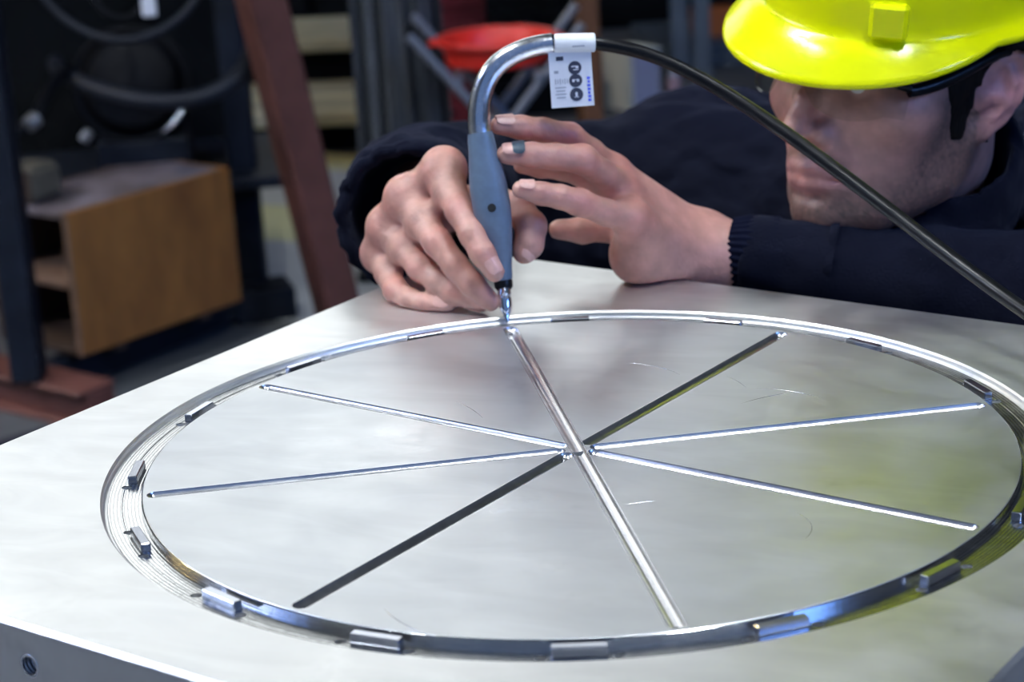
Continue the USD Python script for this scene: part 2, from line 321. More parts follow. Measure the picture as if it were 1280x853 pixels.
# stand under the plate
st = thing('plate_stand', 'steel stand under the machined plate', 'stand', (0, 0, 0))
part(st, 'top_frame', cat(*[bar(W(*(rotz(PA) @ V(*a, 0))[:2], -.11), W(*(rotz(PA) @ V(*b, 0))[:2], -.11), .05, .0599) for a, b in (((-.22, -.22), (.22, -.22)), ((.22, -.22), (.22, .22)), ((.22, .22), (-.22, .22)), ((-.22, .22), (-.22, -.22)))]), M['dark_metal'])
for sx in (-1, 1):
    for sy in (-1, 1):
        p = rotz(PA) @ V(.2 * sx, .2 * sy, 0); part(st, 'leg', bar((p[0], p[1], 0), (p[0], p[1], PT - .115), .06, .06), M['dark_metal'])

# ---------------------------------------------------------------- the engraving pen with its hose
pen = thing('engraving_pen', 'blue grey rotary engraving pen with bent steel neck and black hose', 'power tool', (-.038, .265, PT))
tip, gb, gt = V(*(-0.0369, 0.262, 0.9473)), V(*(-0.0381, 0.278, 0.973)), V(*(-0.0484, 0.3, 1.0751))
ax = unit(gt - gb); GL = np.linalg.norm(gt - gb)
gp = [(.0062, 0), (.0068, .002), (.0078, .10 * GL), (.0100, .22 * GL), (.0122, .36 * GL), (.0134, .50 * GL), (.0132, .62 * GL), (.0118, .76 * GL), (.0100, .88 * GL), (.0091, .98 * GL), (.0086, GL)]
zz = np.linspace(0, GL, 40)
from scipy.interpolate import PchipInterpolator
rr = PchipInterpolator([z for _, z in gp], [r for r, _ in gp])(zz)
part(pen, 'grip', lathe_on(list(zip(rr, zz)), gb, ax, 40), M['grip'], smooth=40)
# little dark port in the grip, on the camera side
pc = gb + ax * GL * .50; pd = unit(V(.02, -1, 0.15)); pd = unit(pd - ax * (pd @ ax))
part(pen, 'port', lathe_on([(.0028, -.001), (.0030, .0004), (.0022, .0006)], pc + pd * .0131, pd, 20), M['hole'])
ta = unit(tip - gb); TL = np.linalg.norm(tip - gb)
part(pen, 'nose_ring', lathe_on([(.0060, -.001), (.0066, 0), (.0064, .004), (.0050, .006)], gb, ta, 28), M['black'])
part(pen, 'collet', lathe_on([(.0030, .004), (.0044, .006), (.0047, .010), (.0036, .0115), (.0046, .013), (.0046, .019), (.0030, .023), (.0018, .025)], gb, ta, 24), M['chrome'], smooth=30)
part(pen, 'cutter', lathe_on([(.0013, .022), (.0013, TL - .012), (.0022, TL - .011), (.0023, TL - .005), (.0012, TL - .0005), (.0002, TL)], gb, ta, 16), M['chrome'], smooth=30)
neck = [gt - ax * .004, (-0.0484, 0.302, 1.0837), (-0.0457, 0.304, 1.1012), (-0.037, 0.306, 1.1171), (-0.0203, 0.308, 1.1281), (0.0049, 0.31, 1.133)]
part(pen, 'steel_neck', tube(neck, [.0079, .0079, .0076, .0074, .0072, .0070], 32, 70), M['tube_steel'], smooth=50)
c0, c1 = V(*(0.0049, 0.31, 1.133)), V(*(0.0348, 0.31, 1.1319))
part(pen, 'neck_band', cyl(c0 - unit(c1 - c0) * .003, c0 + unit(c1 - c0) * .002, .0064, 24), M['black'])
part(pen, 'hose_sleeve', cyl(c0 + unit(c1 - c0) * .001, c1, .0066, 28), M['white'], label='white sleeve where the hose meets the neck')
mk = c0 + (c1 - c0) * .6
part(pen, 'sleeve_mark', box(mk + V(0, -.0066, -.0012), (.0085, .0006, .0010), r=.0001), M['ink_grey'])
hose = [c1 - V(.004, 0, 0), (0.0489, 0.308, 1.1286), (0.073, 0.3, 1.122), (0.1016, 0.287, 1.1088), (0.1294, 0.27, 1.0923), (0.1559, 0.247, 1.0751), (0.1813, 0.222, 1.0574), (0.2095, 0.188, 1.0374), (0.2381, 0.15, 1.0169), (0.2641, 0.108, 1.0), (0.2832, 0.066, 0.99), (0.306, 0.01, 0.9803), (0.3208, -0.06, 0.9818)]
part(pen, 'hose', tube(hose, .00475, 24, 120), M['black'], smooth=50)
# card label hanging from the sleeve
lw, lh = .0298, .0385
l00 = V(*(0.0017, 0.3075, 1.1269)); ex = unit(V(*(0.0312, 0.3085, 1.1273)) - l00); dn = unit(V(*(0.0009, 0.3035, 1.0891)) - l00); dn = unit(dn - ex * (ex @ dn)); en = np.cross(ex, -dn)
en = en if en[1] < 0 else -en
LR = np.stack([ex, -dn, np.cross(ex, -dn)], 1)
def on_label(u, v, d=.0004): return l00 + ex * u * lw + dn * v * lh + en * d
tagp = part(pen, 'label_tag', place(rbox((lw, lh, .0005), .0001), LR, on_label(.5, .5, 0)), M['label'], label='white card label with three dark round symbols')
def mark(u, v, w, h, m, name='printed_line'): part(tagp, name, place(rbox((w * lw, h * lh, .0002), .00002), LR, on_label(u, v)), m, smooth=False)
for v, kind in ((.30, 0), (.53, 1), (.78, 2)):
    c = on_label(.60, v, .0003); part(tagp, 'symbol_disc', lathe_on([(.0046, 0), (.0046, .0003)], c, en, 28), M['ink'], smooth=False)
    sh = [[(-.03, -.025, .10, .018), (.05, -.01, .06, .045), (.02, .035, .12, .015)], [(-.055, 0, .05, .05), (.055, 0, .05, .05), (0, -.012, .07, .014)], [(0, -.005, .05, .075), (0, .045, .10, .014)]][kind]
    for du, dv, w, h in sh: part(tagp, 'symbol_mark', place(rbox((w * lw, h * lh, .0002), .00002), LR, on_label(.60 + du, v + dv, .0007)), M['label'], smooth=False)
mark(.26, .12, .17, .075, M['ink']); mark(.16, .36, .10, .05, M['ink_grey'])
for k in range(6): mark(.13 + .055 * k, .53, .022, .10 - .02 * (k % 2), M['ink_grey'])
for k in range(4): mark(.24, .64 + .06 * k, .26 - .05 * (k % 2), .018, M['ink_grey'])
for k in range(7): mark(.90 + .004 * (k % 2), .50 + .066 * k, .075 - .02 * (k % 3 == 1), .045, M['ink_blue'], 'printed_letter')


# ---------------------------------------------------------------- signed distance modelling for the figure
F32 = np.float32
def rc(p, a, b, ra, rb):
    a = np.asarray(a, F32); d = np.asarray(b, F32) - a; q = p - a
    h = np.clip(q @ d / F32(d @ d + 1e-12), 0, 1)
    return np.sqrt(((q - h[:, None] * d) ** 2).sum(1)) - (F32(ra) + F32(rb - ra) * h)
def sph(p, c, r): return np.sqrt(((p - np.asarray(c, F32)) ** 2).sum(1)) - F32(r)
def ell(p, c, r, R=None):
    q = p - np.asarray(c, F32)
    if R is not None: q = q @ np.asarray(R, F32)
    r = np.asarray(r, F32); k0 = np.sqrt(((q / r) ** 2).sum(1)); k1 = np.sqrt(((q / r ** 2) ** 2).sum(1))
    return k0 * (k0 - 1) / np.maximum(k1, 1e-6)
def smin(a, b, k):
    h = np.maximum(F32(k) - np.abs(a - b), 0) / F32(k)
    return np.minimum(a, b) - h * h * F32(k * .25)
def smax(a, b, k): return -smin(-a, -b, k)
def chain(p, pts, k=.003):
    d = None
    for (a, ra), (b, rb) in zip(pts[:-1], pts[1:]):
        e = rc(p, a, b, ra, rb); d = e if d is None else smin(d, e, k)
    return d
def sdf_mesh(f, lo, hi, h, B=8):
    """surface nets over a sparse grid; f takes (n, 3) float32 points"""
    lo, hi = np.array(lo, float), np.array(hi, float)
    nb = np.ceil((hi - lo) / (h * B)).astype(int); n = nb * B
    ctr = np.stack(np.meshgrid(*[(np.arange(k) + .5) * B * h for k in nb], indexing='ij'), -1).reshape(-1, 3) + lo - h / 2
    dc = f(ctr.astype(F32)); G = np.repeat(np.repeat(np.repeat(np.where(dc < 0, F32(-1), F32(1)).reshape(nb), B, 0), B, 1), B, 2)
    act = np.argwhere((np.abs(dc) < B * h * 1.6).reshape(nb))
    loc = np.stack(np.meshgrid(*[np.arange(B)] * 3, indexing='ij'), -1).reshape(-1, 3)
    for s in range(0, len(act), 400):
        a = act[s:s + 400]; idx = (a[:, None] * B + loc[None]).reshape(-1, 3)
        G[idx[:, 0], idx[:, 1], idx[:, 2]] = f((idx * h + lo).astype(F32))
    S = G < 0; c = [slice(None, -1), slice(1, None)]
    cnt = sum(S[c[i], c[j], c[k]].astype(np.int8) for i in (0, 1) for j in (0, 1) for k in (0, 1))
    cells = np.argwhere((cnt > 0) & (cnt < 8)); acc = np.zeros((len(cells), 3)); num = np.zeros(len(cells))
    for ax in range(3):
        u, v = [x for x in range(3) if x != ax]
        for i in (0, 1):
            for j in (0, 1):
                o = np.zeros(3, int); o[u], o[v] = i, j; A = cells + o; Bq = A.copy(); Bq[:, ax] += 1
                ga, gb2 = G[tuple(A.T)], G[tuple(Bq.T)]; m = (ga < 0) != (gb2 < 0)
                t = ga[m] / (ga[m] - gb2[m]); q = A[m].astype(float); q[:, ax] += t
                acc[m] += q; num[m] += 1
    vid = np.full(np.array(G.shape) - 1, -1, np.int64); vid[tuple(cells.T)] = np.arange(len(cells))
    verts = acc / num[:, None] * h + lo; faces = []
    for ax in range(3):
        u, v = [(1, 2), (2, 0), (0, 1)][ax]
        sl0 = [slice(1, -1)] * 3; sl1 = [slice(1, -1)] * 3; sl0[ax] = slice(0, -1); sl1[ax] = slice(1, None)
        s0, s1 = S[tuple(sl0)], S[tuple(sl1)]
        for flip, mk_ in ((False, s0 & ~s1), (True, ~s0 & s1)):
            e = np.argwhere(mk_); o = np.ones(3, int); o[ax] = 0; e = e + o
            def at(du, dv):
                w = e.copy(); w[:, u] += du; w[:, v] += dv; return vid[tuple(w.T)]
            q4 = np.stack([at(-1, -1), at(0, -1), at(0, 0), at(-1, 0)], 1)
            if flip: q4 = q4[:, ::-1]
            faces += [q4[:, [0, 1, 2]], q4[:, [0, 2, 3]]]
    f_ = np.vstack(faces); f_ = f_[(f_ >= 0).all(1)]
    return trimesh.Trimesh(verts, f_, process=False)
def relax(m, it=4):
    import scipy.sparse as sp_
    v = np.array(m.vertices); e = m.edges_unique; n = len(v)
    A = sp_.coo_matrix((np.ones(2 * len(e)), (np.r_[e[:, 0], e[:, 1]], np.r_[e[:, 1], e[:, 0]])), (n, n)).tocsr()
    deg = np.maximum(np.asarray(A.sum(1)).ravel(), 1)[:, None]
    for _ in range(it):
        v = v + .5 * (A @ v / deg - v); v = v - .52 * (A @ v / deg - v)
    m.vertices = v; return m

# ---------------------------------------------------------------- the worker: skeleton
# head frame: columns = his right, forward, up
def head_axes(yaw, pit, roll):
    Rr, Uu, Tt = V(*CAM_RIGHT), V(*CAM_UP), -V(*CAM_FWD)
    c, s = math.cos(yaw), math.sin(yaw); f = V(-s, 0, c); r = -V(c, 0, s); u = V(0, 1, 0)
    f, u = f * math.cos(pit) - u * math.sin(pit), u * math.cos(pit) + f * math.sin(pit)
    c, s = math.cos(roll), math.sin(roll); Mx = np.array([[c, s, 0], [-s, c, 0], [0, 0, 1]]); Bm = np.stack([Rr, Uu, Tt], 1)
    return np.stack([Bm @ Mx @ w for w in (r, f, u)], 1)
HA = head_axes(math.radians(48.5), math.radians(25), math.radians(19.2))
HS = 1.0
HO = V(.2690, .4190, 1.0640)                    # point between the ears
def hw(*p): return HO + HS * (HA @ V(*p))     # head local to world
def hl(p): return ((p - HO.astype(F32)) @ HA.astype(F32)) / F32(HS)
FE = V(0.0, -.155, .93)

def head_sdf(pw):
    p = hl(pw); px_ = np.abs(p[:, 0]); ps = np.stack([px_, p[:, 1], p[:, 2]], 1)
    d = ell(ps, (0, -.008, .045), (.076, .098, .088))
    d = smin(d, ell(ps, (0, .036, .000), (.067, .060, .074)), .03)
    d = smin(d, ell(ps, (0, .042, -.050), (.048, .047, .045)), .03)
    jaw = chain(ps, [((.054, .004, -.030), .014), ((.050, .016, -.058), .0145), ((.030, .062, -.078), .0135), ((.009, .082, -.083), .0145)], .006)
    d = smin(d, jaw, .026)
    d = smin(d, ell(ps, (.050, .058, -.004), (.019, .021, .015)), .022)          # cheekbone
    d = smin(d, rc(ps, (.000, .086, .040), (.034, .077, .040), .011, .009), .014)  # brow
    d = smax(d, -sph(ps, (.031, .099, .020), .0155), .014)                        # eye socket
    lid = sph(ps, (.031, .0755, .021), .0140)
    d = smin(d, lid, .005)
    d = smin(d, ell(ps, (0, .085, -.050), (.027, .019, .022)), .016)              # muzzle
    nose = chain(ps, [((0, .089, .026), .0075), ((0, .104, .004), .0078), ((0, .1145, -.015), .0098)], .006)
    nose = smin(nose, sph(ps, (.0125, .1005, -.020), .0080), .007)
    d = smin(d, nose, .010)
    d = smax(d, -sph(ps, (.0068, .1065, -.0300), .0038), .003)                    # nostrils
    up = chain(ps, [((0, .1030, -.0460), .0036), ((.012, .0995, -.0468), .0038), ((.026, .088, -.0520), .0022)], .003)
    lw_ = chain(ps, [((0, .1000, -.0578), .0048), ((.012, .0972, -.0570), .0044), ((.025, .088, -.0530), .0022)], .003)
    d = smin(d, up, .004); d = smin(d, lw_, .004)
    d = smax(d, -chain(ps, [((0, .1075, -.0515), .0014), ((.014, .1035, -.0520), .0014), ((.027, .091, -.0532), .0012)], .001), .002)
    d = smax(d, -rc(ps, (0, .103, -.0690), (.012, .099, -.0680), .0040, .003), .008)  # fold under the lip
    d = smin(d, sph(ps, (0, .083, -.080), .0155), .016)                           # chin
    # ears
    q = ps - V(.074, -.008, .004).astype(F32)
    ca, sa = math.cos(.50), math.sin(.50); tl = .20                                # stands out and leans back
    Re = np.stack([unit(V(sa, -ca, 0)), unit(V(ca, sa, 0)), V(0, 0, 1)], 1) @ rotz(0)
    e = q @ Re.astype(F32)                                                        # e0 = back along the ear, e1 = outwards, e2 = up
    e = np.stack([e[:, 0] - F32(tl) * e[:, 2] * F32(1), e[:, 1], e[:, 2]], 1)
    plate_ = ell(e, (.008, .000, .004), (.0175, .0035, .0295))
    hel = [(-.007, .000, -.004), (-.006, .002, .012), (.000, .003, .026), (.010, .003, .033), (.020, .002, .028), (.0245, .001, .015), (.0225, .000, -.002), (.015, -.001, -.017), (.006, .000, -.027)]
    ear = smin(plate_, chain(e, [(x, .0036) for x in hel], .003), .004)
    ear = smin(ear, chain(e, [((.006, .004, -.014), .0034), ((.014, .004, -.004), .0034), ((.015, .004, .010), .003), ((.009, .003, .022), .0028)], .003), .004)
    ear = smin(ear, ell(e, (.000, .001, -.024), (.008, .0045, .0095)), .006)
    ear = smin(ear, ell(e, (-.006, .003, -.003), (.0045, .0040, .007)), .004)
    ear = smax(ear, -ell(e, (.005, .007, -.002), (.0075, .0065, .0105)), .003)
    ear = smin(ear, rc(q, (-.008, .004, .000), (.002, -.004, .000), .012, .008), .006)
    d = smin(d, ear, .006)
    return d * F32(HS)

# hands: joints (position, radius); right hand grips the pen, left hand steadies its neck
RW_ = (-0.1014, 0.435, 0.9855)
RH = {
 'index':  [((-0.0761, 0.338, 1.0423), .0134), ((-0.072, 0.318, 1.0298), .0112), ((-0.0656, 0.298, 1.0204), .0101), ((-0.0579, 0.279, 1.0081), .0090), ((-0.0514, 0.2685, 0.9967), .0086), ((-0.0438, 0.2625, 0.9847), .0072)],
 'middle': [((-0.105, 0.35, 1.0204), .0130), ((-0.0942, 0.326, 1.0073), .0110), ((-0.083, 0.303, 0.9968), .0101), ((-0.0707, 0.289, 0.9829), .0090), ((-0.06, 0.279, 0.9722), .0085), ((-0.0478, 0.272, 0.9607), .0070)],
 'ring':   [((-0.1211, 0.362, 0.996), .0120), ((-0.1087, 0.337, 0.9856), .0103), ((-0.0966, 0.314, 0.9762), .0096), ((-0.0847, 0.301, 0.9691), .0086), ((-0.0736, 0.291, 0.9631), .0081), ((-0.0553, 0.281, 0.9567), .0067)],
 'pinkie': [((-0.128, 0.372, 0.973), .0110), ((-0.1222, 0.346, 0.9645), .0094), ((-0.1159, 0.322, 0.9577), .0089), ((-0.1059, 0.308, 0.9546), .0079), ((-0.0943, 0.298, 0.9533), .0075), ((-0.0789, 0.291, 0.9522), .0064)],
 'thumb':  [((-0.0767, 0.395, 0.9979), .0150), ((-0.0448, 0.345, 1.0157), .0125), ((-0.0245, 0.316, 1.0147), .0108), ((-0.0162, 0.301, 1.0057), .0106), ((-0.0187, 0.292, 0.9948), .0098), ((-0.0224, 0.289, 0.99), .0080)],
}
LW_ = (0.1146, 0.372, 0.9613)
LH = {
 'index':  [((0.0456, 0.352, 1.0303), .0114), ((0.0296, 0.342, 1.0477), .0094), ((0.0148, 0.331, 1.062), .0098), ((-0.0034, 0.322, 1.0696), .0084), ((-0.0197, 0.315, 1.0742), .0082), ((-0.0348, 0.31, 1.0773), .0066)],
 'middle': [((0.0502, 0.34, 1.0192), .0114), ((0.0373, 0.325, 1.0347), .0098), ((0.0223, 0.309, 1.0502), .0104), ((0.0031, 0.302, 1.0546), .0090), ((-0.0137, 0.297, 1.0578), .0088), ((-0.0309, 0.294, 1.06), .0070)],
 'ring':   [((0.0542, 0.336, 1.0098), .0108), ((0.0408, 0.334, 1.023), .0090), ((0.0239, 0.332, 1.0338), .0094), ((0.008, 0.33, 1.0399), .0084), ((-0.0068, 0.33, 1.0419), .0080), ((-0.0204, 0.33, 1.0438), .0064)],
 'pinkie': [((0.0561, 0.318, 1.0024), .0112), ((0.0373, 0.303, 1.012), .0092), ((0.0181, 0.292, 1.0234), .0094), ((0.0047, 0.287, 1.0294), .0082), ((-0.0086, 0.284, 1.0332), .0078), ((-0.0223, 0.282, 1.0373), .0064)],
 'thumb':  [((0.094, 0.365, 0.9724), .0150), ((0.0645, 0.362, 0.9834), .0130), ((0.0421, 0.36, 0.9865), .0106), ((0.0219, 0.358, 0.9857), .0092), ((0.0043, 0.356, 0.9879), .0074)],
}
def hand_sdf(p, H, wrist, fore, palm_r, fill):
    fing = None
    for nm in ('index', 'middle', 'ring', 'pinkie'):
        d = chain(p, H[nm], .004)
        fing = d if fing is None else smin(fing, d, .0022)
    palm = None
    for nm, r in zip(('index', 'middle', 'ring', 'pinkie'), palm_r):
        a, ra = H[nm][0]; d = rc(p, wrist[nm], a, r, ra); palm = d if palm is None else smin(palm, d, .012)
    for a, b, ra, rb in fill: palm = smin(palm, rc(p, a, b, ra, rb), .012)
    th_ = chain(p, H['thumb'], .005)
    d = smin(fing, palm, .008); d = smin(d, th_, .007)
    d = smin(d, chain(p, fore, .02), .018)
    return d
def spread(w, side, s): return {n: tuple(V(*w) + unit(V(*side)) * o * s for o in [o])[0] for n, o in zip(('index', 'middle', 'ring', 'pinkie'), (-1.2, -.4, .4, 1.2))}
RE_, RSH = V(-.085, .665, .955), V(.150, .775, .927)          # right elbow, right shoulder
LE_, LSH = V(.405, .300, .915), V(.470, .620, .925)
rside = V(*RH['pinkie'][0][0]) - V(*RH['index'][0][0]); lside = V(*LH['pinkie'][0][0]) - V(*LH['index'][0][0])
RWS, LWS = spread(RW_, rside, .012), spread(LW_, lside, .012)
RFILL = [(RWS['index'], RH['thumb'][0][0], .016, .014), (RWS['pinkie'], RH['pinkie'][0][0], .015, .011), (RH['thumb'][0][0], RH['index'][0][0], .012, .010)] + [(RH[a_][k_][0], RH[b_][k_][0], .0108 - .0055 * k_, .0108 - .0055 * k_) for a_, b_ in (('index', 'middle'), ('middle', 'ring'), ('ring', 'pinkie')) for k_ in (0, 1)]
heel = V(*(0.0623, 0.338, 0.9705))
LFILL = [(LWS['pinkie'], heel, .019, .0190), (heel, LH['pinkie'][0][0], .0190, .0115), (LWS['index'], LH['thumb'][0][0], .016, .015), (LH['thumb'][0][0], heel, .014, .017)]
RFORE = [(RW_, .026), (tuple(V(*RW_) * .6 + RE_ * .4), .032), (tuple(RE_), .040)]
LFORE = [(LW_, .0240), (tuple(V(*LW_) * .8 + LE_ * .2 - V(0, 0, .004)), .0230), (tuple(V(*LW_) * .5 + LE_ * .5 - V(0, 0, .006)), .025), (tuple(LE_), .034)]
NECK0, CHEST, HIP = V(.312, .600, .955), V(.385, .790, .830), V(.42, 1.02, .56)
def torso_sdf(p):
    d = rc(p, hw(0, -.022, -.045), NECK0, .056, .060)
    d = smin(d, rc(p, RSH, LSH, .05, .05), .05)
    d = smin(d, rc(p, CHEST, HIP, .125, .135), .06)
    d = smin(d, rc(p, CHEST + V(-.09, 0, .02), CHEST + V(.09, -.04, .01), .08, .08), .06)
    d = smin(d, rc(p, RSH, RE_, .050, .040), .03); d = smin(d, rc(p, LSH, LE_, .050, .040), .03)
    return d
def near(p, lo, hi, fn, pad=.03):
    """fn only for the points around its box; elsewhere the distance to that box, which is a lower bound"""
    lo, hi = np.asarray(lo, F32), np.asarray(hi, F32)
    e = np.sqrt((np.maximum(np.maximum(lo - p, p - hi), 0) ** 2).sum(1)).astype(F32); m = e < pad
    out = e.copy(); 
    if m.any(): out[m] = fn(p[m])
    return out
def hbox(H, *more):
    a = np.array([q_[0] for c in H.values() for q_ in c] + [tuple(m) for m in more]); return a.min(0) - .03, a.max(0) + .03
RBOX, LBOX = hbox(RH, RW_), hbox(LH, LW_, heel)
def body_sdf(p):
    d = smin(near(p, HO - .16, HO + .16, head_sdf), torso_sdf(p), .025)
    d = smin(d, chain(p, RFORE, .02), .004); d = smin(d, chain(p, LFORE, .02), .004)
    d = smin(d, near(p, *RBOX, lambda q: hand_sdf(q, RH, RWS, RFORE, (.015, .0145, .0145, .015), RFILL)), .004)
    d = smin(d, near(p, *LBOX, lambda q: hand_sdf(q, LH, LWS, LFORE, (.0140, .0140, .0140, .0150), LFILL)), .004)
    n1 = V(math.sin(-PA), math.cos(PA), 0).astype(F32)                            # the hands rest on the plate
    return smax(d, -np.maximum(p @ n1 - F32(HY + .0015), p[:, 2] - F32(PT + .0004)), .003)

person = thing('person', 'man in navy jacket leaning on the plate edge and guiding the pen with both hands', 'person', (.38, .95, 0.0))
bm = sdf_mesh(body_sdf, (-.20, .20, .45), (.60, 1.22, 1.25), .0024)
bm = relax(bm, 3)
# skin tones: lips, stubble, redder knuckles, dirt on fingertips (the skin's own colours)
bp = np.asarray(bm.vertices, F32); L_ = hl(bp); ax_ = np.abs(L_[:, 0])
tone = np.tile(np.array([.50, .265, .215]), (len(bp), 1))
def blend(w, c): tone[:] = tone * (1 - w[:, None]) + np.array(c) * w[:, None]
def fall(d, r): return np.clip(1 - d / r, 0, 1)
inhead = (np.abs(L_[:, 0]) < .11) & (L_[:, 1] > -.1) & (L_[:, 2] > -.13) & (L_[:, 2] < .15)
blend(inhead * 1.0, (.46, .23, .185))
ps_ = np.stack([ax_, L_[:, 1], L_[:, 2]], 1)
beard = fall(chain(ps_, [((.066, .018, .0), .0), ((.060, .020, -.035), .0), ((.045, .045, -.075), .0), ((.016, .085, -.088), .0), ((.0, .09, -.088), .0)], .01), .038)
beard = np.maximum(beard, fall(rc(ps_, (0, .10, -.038), (.022, .09, -.045), 0, 0), .012) * .7)
nz = meshkit.fbm(L_ * 900, 2)
blend(np.clip(beard * 1.7, 0, .88) * (.55 + .6 * nz) * inhead, (.05, .036, .032))
lips = fall(np.minimum(chain(ps_, [((0, .1035, -.0455), 0), ((.012, .100, -.0465), 0), ((.024, .089, -.0515), 0)], .001), chain(ps_, [((0, .1005, -.0585), 0), ((.012, .0975, -.0575), 0), ((.024, .089, -.0530), 0)], .001)), .0085)
blend(np.clip(lips * 2.2, 0, .8) * inhead, (.36, .16, .15))
blend(fall(np.sqrt(((ps_ - [.088, -.018, .006]) ** 2).sum(1)), .045) * inhead * (ax_ > .074) * .9, (.62, .25, .24))
brow = fall(rc(ps_, (.013, .092, .040), (.045, .080, .041), 0, 0), .0075)
blend(np.clip(brow * 2.5, 0, .95) * inhead, (.03, .02, .016))
blend(fall(np.sqrt(((ps_ - [0, .113, -.016]) ** 2).sum(1)), .025) * inhead * .5, (.56, .30, .25))
for H in (RH, LH):
    for nm in ('index', 'middle', 'ring', 'pinkie'):
        for k, s in ((0, .020), (2, .0145), (4, .010)):
            blend(fall(np.sqrt(((bp - np.array(H[nm][k][0])) ** 2).sum(1)), s) * .9, (.52, .175, .155))
        blend(fall(np.sqrt(((bp - np.array(H[nm][-1][0])) ** 2).sum(1)), .016) * (.35 + .5 * nz), (.50, .27, .23))
grime = np.clip(meshkit.fbm(bp * 120, 4, seed=3) * 2.4 - 1.25, 0, 1)
blend(grime * .35 * ~inhead, (.30, .18, .15))
M['skin'] = usdkit.material(stage, '/World/Looks/skin', {
    'a': ('attribute', {'attribute': 'tone'}), 'g': ('geometry', {}), 'n': ('noise_texture', {'scale': 90, 'detail': 4}), 'v': ('voronoi_texture', {'scale': 900}), 'n2': ('noise_texture', {'scale': 260, 'detail': 4}),
    'hs': ('hsv', {'saturation': 1.0}), 'mr': ('map_range', {'from_min': .3, 'from_max': .7, 'to_min': .86, 'to_max': 1.12}), 'b': ('bump', {'strength': 1.0, 'distance': .0006}),
    'p': ('principled_bsdf', {'roughness': .48, 'subsurface_weight': .12, 'subsurface_scale': .006, 'subsurface_radius': (1, .3, .15)})},
    [('g.position', 'n.vector'), ('g.position', 'v.vector'), ('g.position', 'n2.vector'), ('a.color', 'hs.color'), ('n.fac', 'mr.value'), ('mr.result', 'hs.value'), ('hs.color', 'p.base_color'), ('n2.fac', 'b.height'), ('b.normal', 'p.normal')], surface='p.BSDF')
M['nail'] = mat('nail', (.60, .34, .29), .38, 0, var=.15, scale=300)
M['nail_dark'] = mat('nail_bruised', (.035, .06, .085), .3, 0, var=.3, scale=300)
M['navy'] = mat('navy_cloth', (.0019, .0029, .0105), .92, 0, scale=7, color2=(.0011, .0017, .0065), bump=.0006, bscale=500, specular_ior_level=.1, sheen_weight=.04, sheen_roughness=.5, sheen_tint=(.5, .6, 1.0))
M['navy_rib'] = mat('navy_rib', (.0028, .0042, .015), .95, 0, var=.3, scale=40, bump=.0004, bscale=700, specular_ior_level=.08)
M['hair'] = mat('dark_hair', (.008, .006, .005), .6, 0, var=.5, scale=400, stretch=(1, 1, .12), bump=.001, bscale=900, specular_ior_level=.12)
M['trousers'] = mat('dark_trousers', (.02, .022, .03), .9, 0, var=.3, scale=20)
M['eye'] = mat('eye_white', (.62, .58, .55), .2); M['iris'] = mat('iris', (.05, .03, .02), .2)
body_p = part(person, 'body', bm, M['skin'], smooth=True, label='skin of head and hands, dark stubble on the jaw', colors=tone)
# eyes under lowered lids, nails on the fingertips
for s in (-1, 1):
    e = part(body_p, 'eye', place(trimesh.creation.icosphere(3, .0128 * HS), None, hw(.031 * s, .0772, .0197)), M['eye'], smooth=True)
def nail(pts, side_hint, m, name='fingernail', wd=.0118, ln=.0125, label=None, lift=.0004, off=.0):
    """a thin curved plate on the back of a fingertip; side_hint points out of the back of the finger"""
    a, b = V(*pts[-2][0]), V(*pts[-1][0]); rb = pts[-1][1]; d = unit(b - a); n = unit(V(*side_hint)); n = unit(n - d * (n @ d)); s = np.cross(d, n)
    u, w = np.meshgrid(np.linspace(-1, 1, 9), np.linspace(-1, 1, 9), indexing='ij')
    ww = w * np.sqrt(np.maximum(0, 1 - np.abs(u) ** 4 * .55))
    ang = ww * (wd / 2) / rb; rad = rb * 1.0 + .0009 + lift
    c = b - d * (.0025 + off) + d[None, None] * (u * ln / 2)[..., None]
    radm = rad + np.where(u < 0, -u * .0012, -.0012 * u ** 2)
    outer = c + (n[None, None] * np.cos(ang)[..., None] + s[None, None] * np.sin(ang)[..., None]) * radm[..., None]
    inner = c + (n[None, None] * np.cos(ang)[..., None] + s[None, None] * np.sin(ang)[..., None]) * (radm - .0018)[..., None]
    pts_ = np.concatenate([outer.reshape(-1, 3), inner.reshape(-1, 3)]); f = []
    for i in range(8):
        for j in range(8):
            k = i * 9 + j; f += [(k, k + 9, k + 10), (k, k + 10, k + 1)]; k += 81; f += [(k, k + 10, k + 9), (k, k + 1, k + 10)]
    rim = [i * 9 for i in range(9)] + [72 + j for j in range(1, 9)] + [i * 9 + 8 for i in range(7, -1, -1)] + [j for j in range(7, 0, -1)]
    for x, y in zip(rim, rim[1:] + rim[:1]): f += [(x, x + 81, y + 81), (x, y + 81, y)]
    t = trimesh.Trimesh(pts_, np.array(f), process=False); trimesh.repair.fix_normals(t)
    part(body_p, name, t, m, smooth=60, label=label)
nail(RH['index'], (.25, -.85, .4), M['nail'], wd=.0100, ln=.0108, label='pink nail of the forefinger on the pen')
nail(RH['pinkie'], (.35, -.5, .6), M['nail'], wd=.0105, ln=.011)
nail(RH['thumb'], (.35, -.92, -.1), M['nail'], wd=.0125, ln=.014)
nail(LH['middle'], (0, -.5, .85), M['nail'], ln=.0125, wd=.0110)
nail(LH['middle'], (0, -.5, .85), M['nail_dark'], name='bruise', ln=.0085, wd=.0105, off=.0045, lift=.0016, label='dark blue bruise on the nail')
nail(LH['index'], (0, -.35, .9), M['nail'])
nail(LH['pinkie'], (0, -.4, .9), M['nail'], wd=.0095, ln=.0100)

